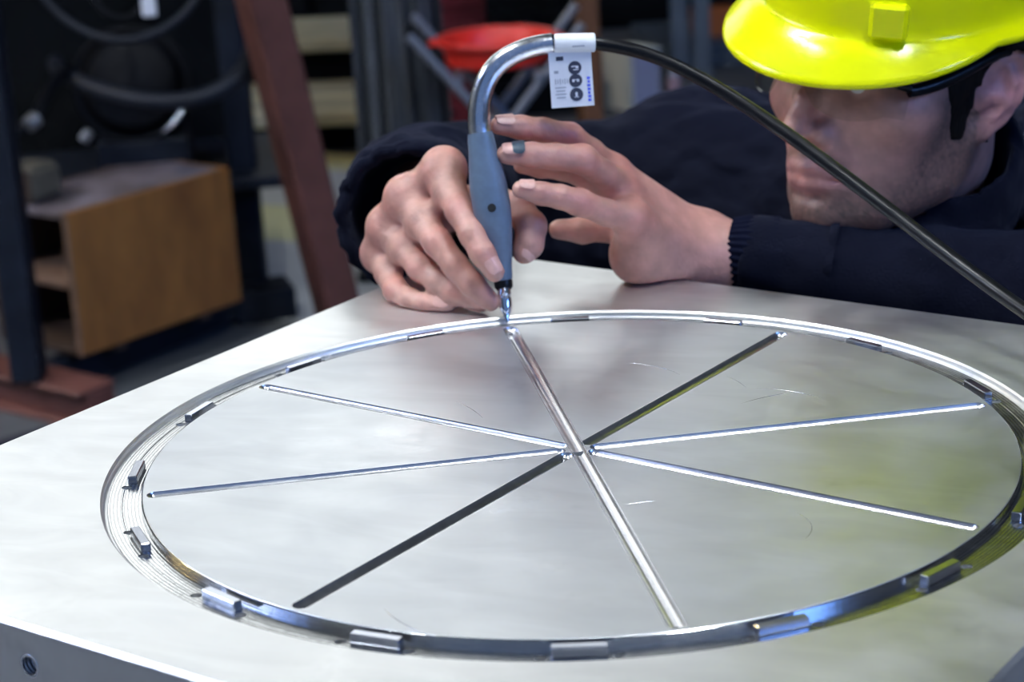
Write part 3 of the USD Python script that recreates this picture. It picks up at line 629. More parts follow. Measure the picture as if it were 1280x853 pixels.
# ---- jacket
def ridge(p, s, seed): return 1 - np.abs(2 * meshkit.fbm(p * s, 3, seed) - 1)
RC = V(*RW_) * .93 + RE_ * .07; rdir = unit(RE_ - V(*RW_)); RCO = V(*(-0.1055, 0.46, 0.9807))
LC = V(*LW_) + unit(LE_ - V(*LW_)) * .040; ldir = unit(LE_ - V(*LW_))
def jacket_base(p):
    n1 = V(math.sin(-PA), math.cos(PA), 0).astype(F32)
    sl_r = chain(p, [(tuple(RCO), .055), (tuple(RCO * .6 + RE_ * .4 - V(0, 0, .008)), .060), (tuple(RE_ + V(.01, 0, -.012)), .056), (tuple(RSH * .45 + RE_ * .55 - V(0, 0, .012)), .054), (tuple(RSH), .062)], .02)
    sl_l = chain(p, [(tuple(LC - V(0, 0, .003)), .0330), (tuple(LC + ldir * .042 - V(0, 0, .005)), .0335), (tuple(LC + ldir * .052 - V(0, 0, .005)), .0365), (tuple(LC * .5 + LE_ * .5 - V(0, 0, .004)), .041), (tuple(LE_), .060), (tuple(LSH), .075)], .012)
    sl_r = smax(sl_r, -((p - (RCO - rdir * .028).astype(F32)) @ rdir.astype(F32)), .008)
    sl_l = smax(sl_l, -((p - (LC - ldir * .012).astype(F32)) @ ldir.astype(F32)), .004)
    d = smin(sl_r, rc(p, RSH, LSH, .060, .066), .05)
    d = smin(d, rc(p, CHEST, HIP, .15, .155), .08)
    d = smin(d, rc(p, CHEST + V(-.10, -.02, .03), CHEST + V(.10, -.06, .02), .10, .10), .07)
    d = smin(d, rc(p, hw(0, -.030, -.075), NECK0, .072, .085), .03)
    d = smin(d, rc(p, (-0.0098, 0.7, 0.8729), (.28, .70, .86), .055, .10), .05)
    d = smin(d, sl_l, .02)
    return d
def sl_clip(p): return np.clip((p[:, 1] - .42) * 20, 0, 1)
def jacket_sdf(p):
    d = jacket_base(p)
    w = meshkit.fbm(p * np.array([11, 11, 16]), 3, 5) - .5; r = ridge(p + .02 * meshkit.fbm(p * 30, 2, 9)[:, None], 17, 11)
    fine = ridge(p, 48, 21)
    amp = np.clip(np.abs((p - LC.astype(F32)) @ ldir.astype(F32)) * 4 + sl_clip(p), .35, 1)
    d = d - F32(1) * amp * (w * .016 + (r - .6) * .016 + (fine - .6) * .005).astype(F32)
    # hollow cuff of the right sleeve, open towards the hand
    d = smax(d, -chain(p, [(tuple(RCO - rdir * .09), .053), (tuple(RCO + rdir * .012), .046), (tuple(RCO + rdir * .05), .036)], .01), .006)
    # stays above the plate and outside its far edge
    n1 = V(math.sin(-PA), math.cos(PA), 0).astype(F32)
    inner = np.maximum(p @ n1 - F32(HY + .0005), p[:, 2] - F32(PT + .0012))
    d = smax(d, -inner, .004)
    # open collar around the neck
    d = smax(d, -rc(p, hw(0, -.012, .01), hw(0, -.020, -.070), .085, .066), .008)
    return d
jm = relax(sdf_mesh(jacket_sdf, (-.24, .20, .40), (.68, 1.26, 1.20), .0042), 2)
jk = part(person, 'jacket', jm, M['navy'], smooth=True, label='padded navy work jacket')
# ribbed knit cuff of the left sleeve, gathered edge of the right cuff
def ribbed(c, axis, r0, r1, length, nrib=34, amp=.0008, wall=.004, n=204):
    R = frame_z(axis); a = np.arange(n) * 2 * np.pi / n; prof_ = [(r0, 0), (r0 * .3 + r1 * .7, length * .35), (r1, length), (r1 - wall, length), (r0 - wall, 0)]
    v = np.concatenate([np.stack([(r + amp * np.cos(nrib * a) * (k < 3)) * np.cos(a), (r + amp * np.cos(nrib * a) * (k < 3)) * np.sin(a), 0 * a + z], 1) for k, (r, z) in enumerate(prof_)])
    f = []
    for k in range(5):
        i = np.arange(n); j = (i + 1) % n; b, t = k * n, ((k + 1) % 5) * n
        f += [np.stack([b + i, b + j, t + j], 1), np.stack([b + i, t + j, t + i], 1)]
    return place(trimesh.Trimesh(v, np.vstack(f), process=False), R, c)
part(person, 'left_cuff', ribbed(LC - ldir * .024, ldir, .0265, .0325, .034), M['navy_rib'], smooth=60, label='ribbed knit cuff at the wrist of the flat hand')
aa = np.linspace(0, 2 * np.pi, 73)[:-1]; Rr_ = frame_z(-rdir)
gath = np.array([RCO - rdir * .026 + Rr_ @ V((.053 + .0014 * math.sin(17 * a) + .001 * math.sin(29 * a)) * math.cos(a), (.053 + .0014 * math.sin(17 * a)) * math.sin(a), .002 * math.sin(11 * a)) for a in np.r_[aa, aa[:1]]])
part(person, 'right_cuff', tube(gath, [.0052], 12, 0, cap=False), M['navy'], smooth=60, label='gathered edge of the wide sleeve opening')
# flap seam across the left sleeve: a raised band
s0 = LC + ldir * .052
part(person, 'sleeve_band', ribbed(s0 - ldir * .004, ldir, .0385, .0400, .006, nrib=9, amp=.0015), M['navy'], smooth=60)
# collar: a folded stand around the neck, open at the throat
nax = unit(hw(0, -.02, 0) - NECK0); nc = NECK0 + nax * .035
Rn = frame_z(nax, hint=tuple(HA[:, 1])); fdir = unit(HA[:, 1] - nax * (HA[:, 1] @ nax)); sdir = np.cross(nax, fdir)
cv, cf = [], []; NA, NPROF = 60, 6
cprof = [(.070, -.045), (.072, .010), (.076, .034), (.081, .036), (.088, .012), (.094, -.020)]
for k in range(NA + 1):
    a = math.radians(38 + (360 - 76) * k / NA)
    for r, z in cprof: cv.append(nc + (fdir * math.cos(a) + sdir * math.sin(a)) * (r + .003 * math.sin(5 * a)) + nax * (z - .014 * (1 + math.cos(a)) + .003 * math.sin(7 * a)))
for k in range(NA):
    for j in range(NPROF):
        b, t = k * NPROF, (k + 1) * NPROF; j2 = (j + 1) % NPROF; cf += [(b + j, t + j, t + j2), (b + j, t + j2, b + j2)]
for e in (0, NA * NPROF): cf += [(e, e + j, e + j + 1) for j in range(1, NPROF - 1)]
cm = trimesh.Trimesh(np.array(cv), np.array(cf), process=False); trimesh.repair.fix_normals(cm)
part(person, 'collar', cm, M['navy'], smooth=40)

# ---- hair: cropped, below the hat, with a sideburn
def hair_sdf(pw):
    p = hl(pw); ps = np.stack([np.abs(p[:, 0]), p[:, 1], p[:, 2]], 1)
    d = head_sdf(pw) / F32(HS) - (.0014 + .006 * np.clip((ps[:, 2] - .02) / .03, 0, 1)).astype(F32)
    front = (ps[:, 1] - .034) - np.clip(ps[:, 2] - .040, 0, .05) * 1.0           # hairline at the temple
    scalp = np.maximum(front, np.where(ps[:, 1] < -.005, -.035, .012) - ps[:, 2])
    burn = np.maximum(np.abs(ps[:, 1] - .0195 - .05 * ps[:, 2]) - (.0065 + .26 * np.clip(ps[:, 2] + .022, 0, .06)), np.maximum(-.026 - ps[:, 2], ps[:, 2] - .05))
    burn = np.maximum(burn, .05 - ps[:, 0])
    d = smax(d, np.minimum(scalp, burn), .003)
    d = smax(d, -ell(ps, (.086, -.020, .003), (.026, .0235, .036)), .003)
    return (d - (meshkit.fbm(p * np.array([260, 260, 90]), 2, 4) - .5) * .003).astype(F32) * F32(HS)
hb = np.array([hw(x, y, z) for x in (-.11, .11) for y in (-.13, .12) for z in (-.06, .15)])
part(person, 'hair', relax(sdf_mesh(hair_sdf, hb.min(0), hb.max(0), .003), 1), M['hair'], smooth=True, label='short dark hair and sideburn')

# ---- trousers and boots, below the plate
def legs_sdf(p):
    d = rc(p, HIP + V(-.07, 0, 0), HIP + V(.09, -.03, 0), .15, .15)
    for hx, kn, an in ((-.07, V(.23, .70, .48), V(.26, .98, .12)), (.10, V(.52, .62, .48), V(.54, .95, .12))):
        d = smin(d, chain(p, [(tuple(HIP + V(hx, -.02, -.02)), .105), (tuple(kn), .070), (tuple(an), .052)], .03), .03)
    return (d - (meshkit.fbm(p * 14, 3, 8) - .5) * .02).astype(F32)
part(person, 'trousers', relax(sdf_mesh(legs_sdf, (0, .45, .04), (.75, 1.28, .85), .011), 1), M['trousers'], smooth=True)
for an in (V(.26, .98, .10), V(.54, .95, .10)):
    def boot(p, an=an):
        d = smin(rc(p, an + V(0, .02, .05), an + V(0, .02, -.04), .055, .052), rc(p, an + V(0, .03, -.055), an + V(-.02, -.17, -.062), .045, .040), .03)
        return np.maximum(d, -p[:, 2] + F32(.0))
    part(person, 'boot', sdf_mesh(boot, an + V(-.12, -.30, -.12), an + V(.12, .14, .14), .009), M['black'], smooth=True)

# ---------------------------------------------------------------- hard hat
hat = thing('hard_hat', 'bright yellow hard hat worn low over the forehead', 'hard hat', hw(0, 0, .06))
HT = HA @ rotz(-.0971) @ np.array([[math.cos(-.2026), 0, math.sin(-.2026)], [0, 1, 0], [-math.sin(-.2026), 0, math.cos(-.2026)]]) @ rotx(-.1408); HSX = .8645
HC = hw(0, .0054, .0741)
def hat_w(p): return HC + HS * (np.asarray(p) @ HT.T)
NPH = 144; phi = np.arange(NPH) * 2 * np.pi / NPH       # 0 = front
ca_, sa_ = np.cos(phi), np.sin(phi)
def rimr(k): return k * HSX * (.104 + .020 * np.abs(ca_) ** 1.5 + 0 * ca_)    # horizontal radius of the dome's foot
brimw = .010 + .0201 * np.clip(ca_, 0, 1) ** 1.15 + .010 * np.clip(-ca_, 0, 1)
droop = -.0203 * np.clip(ca_, 0, 1) - .004
def ringp(k, z, add=0.): r = rimr(k) + add; return np.stack([r * sa_, r * ca_, np.broadcast_to(z, r.shape) * 1.0], 1)
outer = [ringp(math.sin(t), .118 * math.cos(t) ** .9 if t < 1.5 else .0) for t in np.linspace(.06, 1.5, 22)]
outer = [ringp(math.sin(t) ** .9, .004 + .116 * math.cos(t)) for t in np.linspace(.05, math.pi / 2 - .04, 24)]
br = [ringp(1, .003, .0015), ringp(1, .0 + 0 * ca_, .004)] + [ringp(1, droop * f ** 1.3, .004 + (brimw - .004) * f) for f in (.2, .4, .6, .8, .95)]
edge = [ringp(1, droop - .001, brimw + .0015), ringp(1, droop - .004, brimw + .0018), ringp(1, droop - .0055, brimw + .0005)]
under = [ringp(1, droop * f ** 1.3 - .0035, .002 + (brimw - .004) * f) for f in (.95, .7, .4, .1)]
inner = [ringp(math.sin(t) ** .9 * .972, .0 + .113 * math.cos(t)) for t in np.linspace(math.pi / 2 - .03, .05, 14)]
rings = outer + br + edge + under + inner
def loft(rings, closed_caps=True):
    n = len(rings[0]); v = np.vstack(rings + [[rings[0].mean(0)], [rings[-1].mean(0)]]); f = []
    i = np.arange(n); j = (i + 1) % n
    for k in range(len(rings) - 1):
        b, t = k * n, (k + 1) * n; f += [np.stack([b + i, t + j, b + j], 1), np.stack([b + i, t + i, t + j], 1)]
    e = (len(rings) - 1) * n
    f += [np.stack([0 * i + len(v) - 2, i, j], 1), np.stack([0 * i + len(v) - 1, e + j, e + i], 1)]
    m = trimesh.Trimesh(v, np.vstack(f), process=False); trimesh.repair.fix_normals(m); return m
hm = loft(rings); hm.vertices = hat_w(hm.vertices); 
M['yellow'] = mat('yellow_shell', (.76, .79, .0), .2, 0, var=.04, scale=20, specular_ior_level=.35)
part(hat, 'shell', hm, M['yellow'], smooth=50)
def on_dome(a, zz):   # point and frame on the dome at angle a (0 front, + his right) and height zz
    t = math.acos(min(1, (zz - .004) / .116)); k = math.sin(t) ** .9; r = k * HSX * (.104 + .020 * abs(math.cos(a)) ** 1.5)
    p = V(r * math.sin(a), r * math.cos(a), zz); n = unit(V(math.sin(a) * math.sin(t), math.cos(a) * math.sin(t), math.cos(t) * .9)); return p, n
for a, nm in ((HATA, 'accessory_slot'), (-HATA, 'accessory_slot')):
    p, n = on_dome(a, .016); R = frame_z(n, hint=(0, 0, 1)); b = place(rbox((.027, .026, .012), .003), R, p + n * .002); b.vertices = hat_w(b.vertices); part(hat, nm, b, M['yellow'], smooth=30)
for a in (0.0,):   # central ridge over the crown
    rr_ = [on_dome(a, z)[0] + on_dome(a, z)[1] * .002 for z in np.linspace(.03, .119, 16)]; rr_ += [on_dome(math.pi, z)[0] + on_dome(math.pi, z)[1] * .002 for z in np.linspace(.1185, .03, 16)]
    t = tube(rr_, [.004, .008, .009, .009, .008, .004], 14, 60); t.vertices = hat_w(t.vertices); part(hat, 'ridge', t, M['yellow'], smooth=50)
# sweat band inside
sb = loft([ringp(.90, -.012), ringp(.93, .02), ringp(.91, .02), ringp(.88, -.012)]); sb.vertices = hat_w(sb.vertices)
part(hat, 'head_band', sb, M['black'], smooth=40)

# ---------------------------------------------------------------- safety glasses
M['lens'] = usdkit.material(stage, '/World/Looks/clear_lens', {'t': ('transparent_bsdf', {'color': (.93, .94, .92)}), 'gl': ('glossy_bsdf', {'roughness': .05, 'color': (1, 1, 1)}), 'fr': ('fresnel', {'IOR': 1.22}), 'mx': ('mix_closure', {}), 'hm': ('math', {'math_type': 'multiply', 'value2': .30})},
                            [('fr.fac', 'hm.value1'), ('hm.value', 'mx.fac'), ('t.BSDF', 'mx.closure1'), ('gl.BSDF', 'mx.closure2')], surface='mx.closure')
gls = thing('safety_glasses', 'clear wraparound safety glasses with black frame worn under the hard hat', 'safety glasses', hw(0, .09, .02))
def lens_pt(s, x, t, d=0.):     # x 0..1 from nose to temple, t 0..1 from bottom to top
    a = x * 1.12; y = .116 + d - .046 * (1 - math.cos(a)) * 1.62; X = .006 + .064 * math.sin(a) / math.sin(1.12) * 1.0
    zt = .037 - .014 * x ** 1.3 + s * x * (.018 if s > 0 else .006)
    zb = zt - .037 * math.sin(min(1, .12 + x * 1.05) * math.pi * .80) ** .55 * (1 - .25 * x) + (.012 * (1 - x * 5) if x < .2 else 0)
    return V(s * X, y + .006 * (1 - t), zb + (zt - zb) * t)
for s in (-1, 1):
    g = [[lens_pt(s, x, t) for t in np.linspace(0, 1, 9)] for x in np.linspace(0, 1, 25)]; g2 = [[lens_pt(s, x, t, -.0020) for t in np.linspace(0, 1, 9)] for x in np.linspace(0, 1, 25)]
    v = np.array(g).reshape(-1, 3); v2 = np.array(g2).reshape(-1, 3); f = []
    for i in range(24):
        for j in range(8): k = i * 9 + j; f += [(k, k + 9, k + 10), (k, k + 10, k + 1)]; k += 225; f += [(k, k + 10, k + 9), (k, k + 1, k + 10)]
    rim = [i * 9 for i in range(25)] + [216 + j for j in range(1, 9)] + [i * 9 + 8 for i in range(23, -1, -1)] + [j for j in range(7, 0, -1)]
    for x, y in zip(rim, rim[1:] + rim[:1]): f += [(x, x + 225, y + 225), (x, y + 225, y)]
    t = trimesh.Trimesh(np.array([hw(*q_) for q_ in np.vstack([v, v2])]), np.array(f), process=False); trimesh.repair.fix_normals(t)
    part(gls, 'lens', t, M['lens'], smooth=40, label='clear curved lens')
    fr_ = [hw(*(lens_pt(s, x, 1) + V(0, 0, .002))) for x in np.linspace(0.02, 1, 14)]
    part(gls, 'brow_bar', tube(fr_, [.0018, .0020, .0026, .0040], 12, 40), M['black'], smooth=50)
    tp = [hw(*(lens_pt(s, 1, .95))), hw(s * .0755, .055, .024 + (.017 if s > 0 else -.005)), hw(s * .080, .030, .029 + (.010 if s > 0 else -.003)), hw(s * .083, .005, .034), hw(s * .0825, -.022, .036), hw(s * .079, -.036, .018)]
    part(gls, 'temple', tube(tp, [.0042, .0048, .0042, .0036, .0034, .0030], 12, 40), M['black'], smooth=50)
    pdm = place(trimesh.creation.icosphere(3, 1.0), None, (0, 0, 0)); pdm.vertices = np.array([hw(*(V(s * .0105, .103, .006) + V(s * .3, .25, -.2) * 0 + q_ * V(.0028, .004, .007))) for q_ in pdm.vertices])
    part(gls, 'nose_pad', pdm, M['lens'], smooth=True)

ARC = (-1.1, -.45)

# ---------------------------------------------------------------- behind the plate: the dim workshop
def up_z(p, z): return V(p[0], p[1], z)
# light on the floor, painted as yellow bands and pale patches
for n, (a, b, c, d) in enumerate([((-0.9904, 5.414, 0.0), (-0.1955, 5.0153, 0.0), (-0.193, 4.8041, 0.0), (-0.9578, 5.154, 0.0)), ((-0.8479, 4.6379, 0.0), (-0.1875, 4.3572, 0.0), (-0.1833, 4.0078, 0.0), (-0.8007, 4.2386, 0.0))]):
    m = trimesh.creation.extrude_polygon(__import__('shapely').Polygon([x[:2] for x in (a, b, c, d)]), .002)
    struct(f'trim_{n + 1}', place(m, None, (0, 0, 0)), M['yellow_light_band'], 'band of yellowish light painted on the floor')
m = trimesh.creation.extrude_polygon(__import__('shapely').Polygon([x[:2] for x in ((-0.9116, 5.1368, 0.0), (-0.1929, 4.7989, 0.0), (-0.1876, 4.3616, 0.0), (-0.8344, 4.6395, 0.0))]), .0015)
struct('trim_3', m, M['lit_floor'], 'pale patch of light painted over the walkway')
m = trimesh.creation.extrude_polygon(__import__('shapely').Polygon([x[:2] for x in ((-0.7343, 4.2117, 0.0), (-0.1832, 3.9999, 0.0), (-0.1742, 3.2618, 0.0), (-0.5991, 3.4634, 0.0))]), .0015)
struct('trim_4', m, M['lit_floor'], 'pale patch of light painted over the floor')
# ---- machine on the left
mc = thing('compressor', 'black machine frame with motor and drooping hoses, left background', 'machine', (-.95, 3.5, 0))
FL, FR = V(*(-1.008, 2.88, 0.2031)), V(*(-0.6192, 3.5178, 0.0))
part(mc, 'post', bar(up_z(FL, .08), up_z(FL, 1.7), .075, .06), M['dark_frame'])
part(mc, 'post', bar(up_z(FR, .075), up_z(FR, 1.7), .06, .06), M['dark_frame'])
part(mc, 'foot', box(up_z(FR + V(.015, -.02, 0), .0375), (.14, .12, .075), .3), M['dark_frame'])
part(mc, 'base_rail', bar(up_z(V(*(-0.99, 2.9614, 0.06)), .05), up_z(FR, .05), .05, .07), M['dark_frame'])
part(mc, 'base_rail', bar(V(-1.45, 3.55, .05), V(-.72, 4.0, .05), .05, .07), M['dark_frame'])
part(mc, 'housing', box((-1.25, 4.05, .90), (1.15, .5, 1.5), .12), M['deep_black'])
for k in range(6):
    part(mc, 'louvre', box((-1.25 - .03, 3.775, .78 + .09 * k), (.8, .03, .03), .12), M['dark_metal'])
mo = V(*(-0.8335, 3.42, 0.5685))
mx = unit(V(.12, -1, .12))
part(mc, 'motor', lathe_on([(.02, 0), (.115, .0), (.120, .01)] + [(r, .02 + .012 * k + dz) for k in range(14) for r, dz in ((.120, 0), (.120, .004), (.106, .005), (.106, .011))] + [(.112, .20), (.09, .235), (.03, .25)], mo - mx * .2, mx, 40), M['dark_metal'], smooth=30)
part(mc, 'motor_bracket', box(mo + V(0, .1, -.17), (.2, .3, .10), .12), M['dark_frame'])
part(mc, 'shelf', box((mo[0] - .02, 3.62, mo[2] - .235), (.75, .50, .025), .12), M['dark_frame'])
tor = lambda R, r, n=48, m=12: trimesh.creation.torus(R, r, major_sections=n, minor_sections=m)
part(mc, 'flange_ring', place(tor(.122, .007), frame_z(mx), mo + mx * .02), M['dark_metal'])
a0_ = frame_z(mx); arc = lambda b0, b1: np.array([mo + mx * .027 + a0_ @ V(.122 * math.cos(b), .122 * math.sin(b), 0) for b in np.linspace(b0, b1, 14)])
part(mc, 'glint_arc', tube(arc(*ARC), [.003, .007, .003], 10, 0), M['tube_steel'], smooth=50)  # short bright arc imitating a glint on the dark flange
part(mc, 'rating_plate', box(V(*(-0.7429, 3.2, 0.7664)), (.030, .006, .042), .1), M['label'], label='pale rating plate')
H_ = lambda pts, r, m='dark_metal': part(mc, 'hose', tube(pts, r, 16, 80), M[m], smooth=50)
H_([(-0.9807, 3.36, 0.6352), (-0.9063, 3.22, 0.6136), (-0.8233, 3.16, 0.5933), (-0.7357, 3.12, 0.5828), (-0.645, 3.12, 0.5859), (-0.5769, 3.15, 0.6113), (-0.544, 3.22, 0.6521), (-0.5415, 3.32, 0.7167), (-0.5472, 3.45, 0.8357)], .0185, 'hose_grey')
H_([(-0.9747, 3.2, 0.8418), (-0.9166, 3.15, 0.7674), (-0.846, 3.12, 0.7258), (-0.7756, 3.1, 0.7153), (-0.7039, 3.12, 0.7308), (-0.6503, 3.15, 0.7687), (-0.6219, 3.2, 0.8384)], .009, 'hose_grey')
H_([(-0.8497, 3.22, 0.8156), (-0.8359, 3.2, 0.7618), (-0.7914, 3.2, 0.746), (-0.7503, 3.22, 0.787), (-0.7395, 3.22, 0.8423)], .006)
H_([(-1.0106, 2.98, 0.5532), (-0.9663, 3.0, 0.5822), (-0.9532, 3.1, 0.614), (-0.9421, 3.2, 0.6328), (-0.9473, 3.35, 0.6108)], .013)
part(mc, 'hose_clip', cyl((-0.9059, 3.18, 0.4976), (-0.8902, 3.18, 0.5171), .012, 16), M['steel'])
part(mc, 'hose_clip', cyl((-0.9706, 2.97, 0.5757), (-0.954, 2.99, 0.5884), .0165, 16), M['steel'])
# ---- plywood box standing in the frame
C0, R0 = V(*(-0.91, 2.9358, 0.1)), V(*(-0.6206, 3.2857, 0.1)); bx = unit(R0 - C0); bn = V(-bx[1], bx[0], 0); BL, BD, BH, BT = np.linalg.norm(R0 - C0), .26, .300, .014
ang = math.atan2(bx[1], bx[0])
wb = thing('wooden_box', 'brown plywood box with an open shelved end, standing in the black frame', 'box', C0 + bx * BL / 2 + bn * BD / 2)
def wbx(name, u, v, w, su, sv, sw, m): part(wb, name, box(C0 + bx * u + bn * v + V(0, 0, w), (su, sv, sw), ang, r=.002), M[m])
wbx('front_panel', BL / 2, BT / 2, BH / 2, BL, BT, BH, 'wood')
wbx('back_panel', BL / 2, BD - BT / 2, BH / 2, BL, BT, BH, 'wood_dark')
wbx('end_panel', BL - BT / 2, BD / 2, BH / 2, BT, BD - 2 * BT, BH, 'wood')
wbx('top_panel', BL / 2 - BT / 2, BD / 2, BH - BT / 2, BL - BT, BD - 2 * BT, BT, 'lit_wood_top')
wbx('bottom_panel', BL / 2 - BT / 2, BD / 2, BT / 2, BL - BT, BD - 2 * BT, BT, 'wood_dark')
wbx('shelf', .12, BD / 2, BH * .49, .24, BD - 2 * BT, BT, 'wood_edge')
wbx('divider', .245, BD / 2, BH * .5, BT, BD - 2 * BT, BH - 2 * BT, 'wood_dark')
wbx('edge_strip', .002, BT / 2, BH / 2, .006, BT + .002, BH + .001, 'wood_edge')
for u in (.06, .30):   # runners that carry the box on the base rails
    wbx('runner', u + .05, BD / 2, -.008, .03, BD - .01, .016, 'wood_dark')
rl = V(*(-0.9803, 3.1749, 0.4)); rl = up_z(C0 + bn * .17 + bx * .06, .1 + BH)
roll = thing('wood_offcut', 'short grey brown timber block on top of the plywood box', 'wood block', rl)
part(roll, 'block', place(rbox((.10, .085, .075), .012), rotz(ang + .2), rl + V(0, 0, .0375)), M['offcut'])
part(roll, 'end_grain', place(rbox((.003, .075, .065), .001), rotz(ang + .2), rl + rotz(ang + .2) @ V(-.0505, 0, .0375)), M['wood_dark'])
# ---- red oxide skid beam on the floor, with the frame's near post on it
sk = thing('skid_beam', 'red brown steel channel lying on the floor under the black frame', 'steel beam', up_z(FL, 0))
sa_, sb_ = V(*(-1.3277, 3.1811, 0.05)), V(*(-0.8538, 2.812, 0.05)); sd = unit(sb_ - sa_); sn = V(-sd[1], sd[0], 0)
part(sk, 'web', bar(up_z(sa_, .04), up_z(sb_, .04), .07, .06), M['rust'])
for z in (.0055, .0745): part(sk, 'flange', bar(up_z(sa_ - sn * .01, z), up_z(sb_ - sn * .01, z), .10, .011), M['rust'])
mt = (-0.8723, 3.1086, 0.0)
top('dark_floor_slab', place(rbox((.75, .80, .008), .003), rotz(.65), (-.62, 2.55, .004)), M['mat'], 'dark blue slab on the floor in front of the black frame', 'mat')  # thin dark blue slab that darkens this patch of floor
# ---- leaning square steel beam
la, lb = V(*(-0.401, 3.2807, 0.0)), V(*(-0.512, 3.05, 0.8991))
lean = thing('leaning_beam', 'reddish brown square steel beam leaning beside the black frame', 'steel beam', la)
ld = unit(lb - la); R45 = frame_z(ld, hint=(0, -1, 0)) @ rotz(math.radians(31))
part(lean, 'tube', place(rbox((.082, .082, np.linalg.norm(lb - la) - .06), .006), R45, (la + lb) / 2 + ld * .03), M['rust'])
part(lean, 'foot_plate', box(la + V(0, 0, .006), (.16, .16, .012), .4), M['rust'])
part(lean, 'top_cap', place(rbox((.09, .09, .012), .003), R45, lb + ld * .006), M['rust'])
# ---- two-step timber platform
pl = V(*(-0.5161, 5.1525, 0.0)); pang = -.10; pu, pv = V(math.cos(pang), math.sin(pang), 0), V(-math.sin(pang), math.cos(pang), 0)
stp = thing('timber_steps', 'low two-step platform of pale worn boards, left of the grey cloths', 'steps', pl)
for s_, (v0, z0, dep) in enumerate(((.0, .135, .56), (.52, .275, .50))):
    part(stp, 'riser', box(pl + pv * (v0 + .10) - pu * .38 + V(0, 0, (z0 - .05) / 2), (.98, .05, z0 - .05), pang), M['deep_black'])  # near-black imitates the shaded recess below each tread
    for k in range(5):
        part(stp, 'board', box(pl + pv * (v0 + .055 + dep / 5 * k) - pu * (.38 + .006 * (k % 2)) + V(0, 0, z0 - .02 + .001 * (k % 3)), (1.0, dep / 5 - .008, .04), pang, r=.006), M['pallet' if k % 2 == 0 else 'pallet2'])
    for sx in (-.86, -.02, .10):
        part(stp, 'bearer', box(pl + pv * (v0 + .12 + dep / 2) + pu * (sx if sx < .05 else -.44) + V(0, 0, (z0 - .04) / 2), (.05, dep - .15, z0 - .041), pang), M['wood_dark'])
# ---- grey cloths on a rail
ra, rb_ = V(*(-0.4013, 3.9, 0.6383)), V(*(-0.1428, 3.9, 0.6237)); ra[2] = rb_[2] = 1.62
rail = thing('garment_rail', 'dark steel rail carrying the grey cloths', 'rail', up_z((ra + rb_) / 2, 0))
part(rail, 'bar', cyl(ra, rb_, .012), M['dark_metal'])
for q_, xx in ((ra, .03), (rb_, -.03)):
    e = q_ + V(xx, .02, 0); part(rail, 'post', cyl(up_z(e, .02), up_z(e, 1.62), .012), M['dark_metal']); part(rail, 'foot', box(up_z(e, .012), (.05, .4, .024)), M['dark_metal'])
def drape(c, w_top, w_bot, z0, z1, y, seed, thick=.006, folds=3):
    nu, nv = 60, 40; u, v = np.meshgrid(np.linspace(-1, 1, nu), np.linspace(0, 1, nv), indexing='ij')
    w = w_bot + (w_top - w_bot) * v ** 1.5; x = c + u * w / 2 + .02 * np.sin(3 * v + seed) * (1 - v); z = z0 + (z1 - z0) * v + .02 * np.sin(5 * u + seed) * (1 - v)
    yy = y + .022 * np.sin(folds * 3.1 * u + seed + 1.5 * np.sin(2 * v + seed)) * (.05 + .95 * (1 - v) ** .6) + .01 * (1 - v) ** .5 * np.sin(17 * u + 5 * v) - .02 * v
    a = np.stack([x, yy - thick / 2, z], -1).reshape(-1, 3); b = np.stack([x, yy + thick / 2, z], -1).reshape(-1, 3); n = nu * nv; f = []
    i, j = np.meshgrid(np.arange(nu - 1), np.arange(nv - 1), indexing='ij'); k = (i * nv + j).ravel()
    f += [np.stack([k, k + nv, k + nv + 1], 1), np.stack([k, k + nv + 1, k + 1], 1), np.stack([k + n, k + nv + 1 + n, k + nv + n], 1), np.stack([k + n, k + 1 + n, k + nv + 1 + n], 1)]
    rim = np.r_[np.arange(nu) * nv, (nu - 1) * nv + np.arange(1, nv), (np.arange(nu - 2, -1, -1)) * nv + nv - 1, np.arange(nv - 2, 0, -1)]; r2 = np.roll(rim, -1)
    f += [np.stack([rim, rim + n, r2 + n], 1), np.stack([rim, r2 + n, r2], 1)]
    return trimesh.Trimesh(np.vstack([a, b]), np.vstack(f), process=False)
cx1, cx2 = (-0.3268, 3.88, 0.5409)[0], (-0.2328, 3.88, 0.5356)[0]
top('hanging_cloth', drape(cx1, .085, .13, .25, 1.64, 3.89, .4), M['curtain'], 'dark grey cloth hanging on the rail, the one nearer the timber steps', 'cloth', 40)
top('hanging_cloth', drape(cx2 + .006, .125, .13, .20, 1.64, 3.90, 2.1, folds=2), M['curtain2'], 'bluish grey cloth hanging on the rail, beside the red tub', 'cloth', 40)
# ---- dark red cabinet
rc0 = V(*(-0.2132, 4.75, 0.3865)); rc0[2] = 0
cab = thing('red_cabinet', 'dark red steel cabinet behind the grey cloths and red tub', 'cabinet', rc0)
part(cab, 'body', box(rc0 + V(0, .2, .5), (.31, .38, .96)), M['dark_red'])
for k in range(4):
    part(cab, 'drawer', box(rc0 + V(0, .004, .14 + .23 * k), (.285, .02, .21)), M['dark_red']); part(cab, 'handle', bar(rc0 + V(-.06, -.016, .20 + .23 * k), rc0 + V(.06, -.016, .20 + .23 * k), .012, .012), M['dark_metal'])
for sx in (-.13, .13): part(cab, 'foot', box(rc0 + V(sx, .2, .011), (.04, .34, .022)), M['deep_black'])
